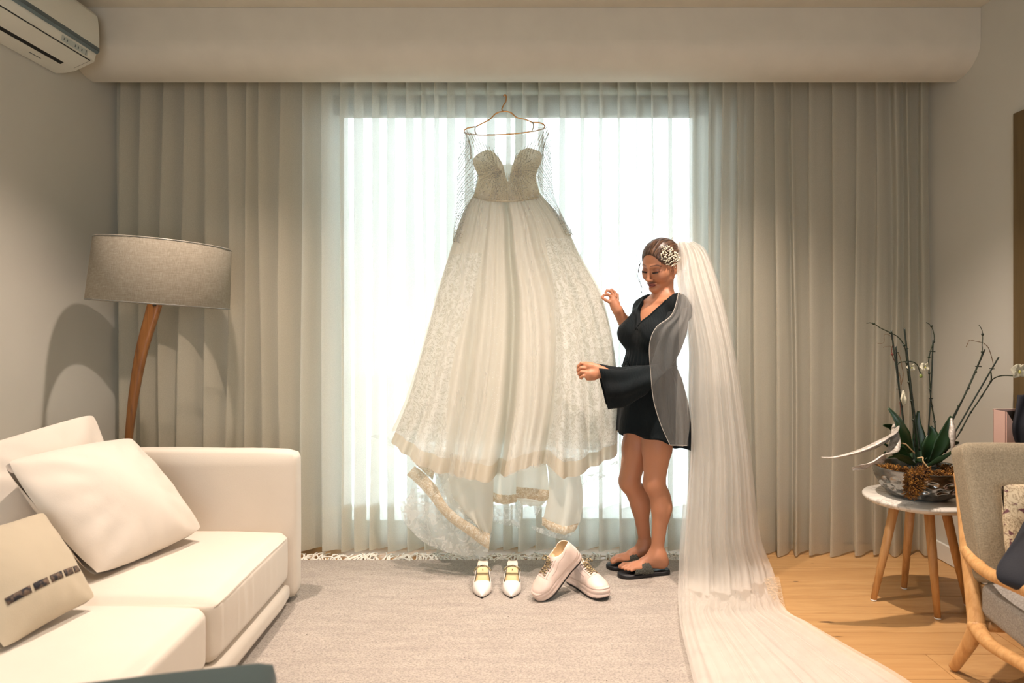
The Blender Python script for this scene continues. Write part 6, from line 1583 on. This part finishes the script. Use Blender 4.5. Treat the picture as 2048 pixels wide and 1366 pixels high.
stem('root', [(540, 1190, 2.85), (585, 1185, 2.84), (588, 1215, 2.83), (628, 1266, 2.82)], 0.0026, simple('dry_root', rgb(186, 160, 116), 0.7)); stem('root', [(415, 1070, 2.9), (450, 1080, 2.88), (480, 1110, 2.87), (520, 1150, 2.87)], 0.0028, simple('dry_root_dark', rgb(150, 122, 84), 0.7))

# ================================================================ armchair on the right
ac2 = empty('armchair', (1.9, 2.35, 0), 'oak framed armchair with grey woven cushions, cut by the right edge of the picture', 'armchair')
grey_f = Mat('grey_weave', rgb(160, 146, 122), 0.95); v = grey_f.coord(); gw = grey_f.math('ADD', grey_f.noise(420, 2, grey_f.coord((1, 1, 0.3))), grey_f.noise(420, 2, grey_f.coord((0.3, 0.3, 1))))
grey_f.color(grey_f.ramp(grey_f.math('MULTIPLY', gw, 0.5), [(0.35, rgb(128, 118, 98)), (0.5, rgb(146, 134, 112)), (0.65, rgb(162, 150, 128))])); grey_f.bump(gw, 0.4, 0.0015); grey_f = grey_f.m
grey_s = Mat('grey_seat_weave', rgb(160, 154, 146), 0.95); gw = grey_s.math('ADD', grey_s.noise(420, 2, grey_s.coord((1, 1, 0.3))), grey_s.noise(420, 2, grey_s.coord((0.3, 0.3, 1))))
grey_s.color(grey_s.ramp(grey_s.math('MULTIPLY', gw, 0.5), [(0.35, rgb(132, 127, 120)), (0.5, rgb(158, 153, 145)), (0.65, rgb(180, 175, 166))])); grey_s.bump(gw, 0.4, 0.0015); grey_s = grey_s.m
cy8 = math.radians(-9)
CH = Matrix.Translation((1.585, 2.42, 0)) @ Matrix.Rotation(cy8, 4, 'Z')   # local: x to the right, -y to the chair's front
def side_frame(x, name='side_frame'):
    b = MB()
    def L(y, z, dx=0.0): return CH @ Vector((x + dx, y, z))
    # organic joints: round tubes of oval section
    def ov(pts, rs, fl=0.72): b.tube(crom(pts, 26), list(np.interp(np.linspace(0, 1, 26), np.linspace(0, 1, len(rs)), rs)), 14, True, 1.0)
    ov([L(0.145, 0.682, .055), L(0.085, 0.56, .045), L(0.03, 0.44, .032), L(-0.02, 0.33, .022), L(-0.08, 0.20, .012)], [0.018, 0.022, 0.025, 0.024, 0.028])
    ov([L(-0.085, 0.21, .012), L(-0.04, 0.12, 0), L(0.02, 0.013, -.018)], [0.028, 0.022, 0.017])
    ov([L(0.035, 0.435, .032), L(-0.06, 0.415, .02), L(-0.20, 0.425), L(-0.45, 0.462), L(-0.56, 0.465)], [0.026, 0.021, 0.02, 0.024, 0.022])
    ov([L(-0.07, 0.20, .012), L(-0.20, 0.195), L(-0.40, 0.225), L(-0.56, 0.245)], [0.028, 0.020, 0.020, 0.022])
    ov([L(-0.50, 0.46), L(-0.53, 0.25), L(-0.56, 0.013)], [0.022, 0.024, 0.016])
    b.ball(L(0.03, 0.432, .032), 0.026, 14, 10); b.ball(L(-0.078, 0.203, .012), 0.031, 14, 10)
    return b.build(name, oak, ac2)
side_frame(0.0); side_frame(0.575)
for yq, zq, rq in ((-0.52, 0.24, 0.018), (-0.07, 0.205, 0.018), (0.11, 0.60, 0.014)):
    MB().tube([CH @ Vector((0.06 if yq > 0 else 0.02, yq, zq)), CH @ Vector((0.575, yq, zq))], rq, 12).build('cross_rail', oak, ac2)
def soft_at(name, M, *a, **k):
    o = soft_box(name, *a, **k); o.matrix_basis = o.matrix_basis @ M; return o
BK = CH @ Matrix.Translation((0.0, -0.02, 0.335)) @ Matrix.Rotation(math.radians(-20), 4, 'X')
soft_at('back_cushion', BK, 0.022, 0.553, -0.100, 0.015, 0.0, 0.475, grey_f, ac2, 0.006, 0.022, 0.003, 3, 22)
soft_at('seat_cushion', CH, 0.025, 0.55, -0.60, -0.06, 0.235, 0.365, grey_s, ac2, 0.010, 0.035, 0.003, 5, 24)
MB().tube([BK @ Vector((0.024, -0.088, z)) for z in np.linspace(0.02, 0.455, 20)], 0.0022, 6).build('piping', grey_f, ac2)
# floral cushion
flm = Mat('floral_cotton', rgb(206, 190, 160), 0.9); v = flm.coord(); fn_ = flm.noise(24, 4, v, 0.6, 2.5)
fc = flm.ramp(fn_, [(0.50, rgb(208, 192, 162)), (0.53, rgb(136, 112, 86)), (0.58, rgb(200, 184, 154))]); f2 = flm.ramp(flm.noise(15, 3, flm.coord((1, 1, 1.3)), 0.5, 3.0), [(0.60, 0.0), (0.63, 1.0)]); flm.color(flm.mix(f2, fc, rgb(112, 74, 78))); flm.bump(flm.noise(300, 2, v), 0.2); flm = flm.m
c4 = [P(2002, 968, 2.33), P(2125, 960, 2.38), P(2140, 1160, 2.28), P(2016, 1160, 2.25)]
pillow('cushion', c4, 0.05, flm, 3.3, 'small floral cushion leaning on the backrest of the oak armchair', pinch=0.05, wr=0.006)
# dark garments: implicit shapes
navy = Mat('navy_cloth', rgb(18, 20, 30), 0.8); v = navy.coord(); navy.color(navy.ramp(navy.noise(9, 3, v), [(0.3, rgb(12, 14, 22)), (0.7, rgb(24, 27, 38))])); navy.bump(navy.noise(200, 2, v), 0.2); navy = navy.m
gr = empty('garment', P(2040, 1120, 2.24), 'dark navy garment slung over the arm and seat of the oak armchair', 'garment')
V = []; L_ = pxline([(2062, 1010, 2.22), (2036, 1055, 2.18), (2014, 1095, 2.13), (1997, 1130, 2.09), (1996, 1152, 2.07), (2004, 1166, 2.06), (2035, 1182, 2.04)], 40); R_ = pxline([(2140, 985, 2.26), (2140, 1030, 2.2), (2140, 1060, 2.14), (2140, 1090, 2.1), (2140, 1120, 2.06), (2140, 1155, 2.03), (2140, 1195, 2.0)], 40)
for i in range(40):
    for j in range(36):
        u = j / 35; p = L_[i] * (1 - u) + R_[i] * u; p = p + np.array([0, -(0.035 * math.sin(PI * min(u * 1.6, 1)) + 0.010 * math.sin(u * 16 + i * 0.12)), 0]); V.append(p.tolist())
solid(mesh('cloth', V, grid_faces(40, 36), navy, gr), 0.014, 1)
# pink box with open top standing behind the armchair, black cloth spilling out
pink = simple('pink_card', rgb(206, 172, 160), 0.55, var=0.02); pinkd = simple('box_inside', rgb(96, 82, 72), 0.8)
bx = empty('pink_box', (2.06, 2.80, 0), 'pink cardboard box with cut-away side standing behind the oak armchair', 'box')
X0, X1, Ya, Yb, ZT = 1.985, 2.20, 2.715, 2.735, 0.885
b = MB(); zt_l, zt_r = ZT, 0.70
tri = lambda y: [Vector((X0, y, 0.001)), Vector((X1, y, 0.001)), Vector((X1, y, 0.53)), Vector((X0 + 0.004, y, ZT))]
b.prism(None, (tri(2.760), tri(2.764))).build('front_panel', pink, bx, False)
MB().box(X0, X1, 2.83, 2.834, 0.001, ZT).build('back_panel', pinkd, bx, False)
MB().box(X0 - 0.001, X0 + 0.003, 2.764, 2.83, 0.001, ZT).build('side_panel', pink, bx, False); MB().box(X1 - 0.003, X1, 2.764, 2.83, 0.001, ZT).build('side_panel', pink, bx, False)
MB().box(X0, X1, 2.826, 2.838, ZT - 0.006, ZT + 0.002).build('rim', pink, bx, False)
gr2 = empty('black_jacket', P(2060, 840, 2.79), 'black jacket stuffed into the pink box, hanging over its edge', 'garment')
V = []; L_ = pxline([(2034, 790, 2.80), (2031, 815, 2.78), (2029, 850, 2.75), (2034, 880, 2.745), (2046, 905, 2.74), (2060, 925, 2.74)], 30); R_ = pxline([(2110, 782, 2.80), (2112, 815, 2.78), (2114, 850, 2.75), (2114, 880, 2.745), (2114, 905, 2.74), (2114, 925, 2.74)], 30)
for i in range(30):
    for j in range(24):
        u = j / 23; p = L_[i] * (1 - u) + R_[i] * u; p = p + np.array([0, -(0.012 * math.sin(PI * u) + 0.006 * math.sin(u * 14 + i * 0.2)), 0]); V.append(p.tolist())
solid(mesh('cloth', V, grid_faces(30, 24), navy, gr2), 0.012, 1)
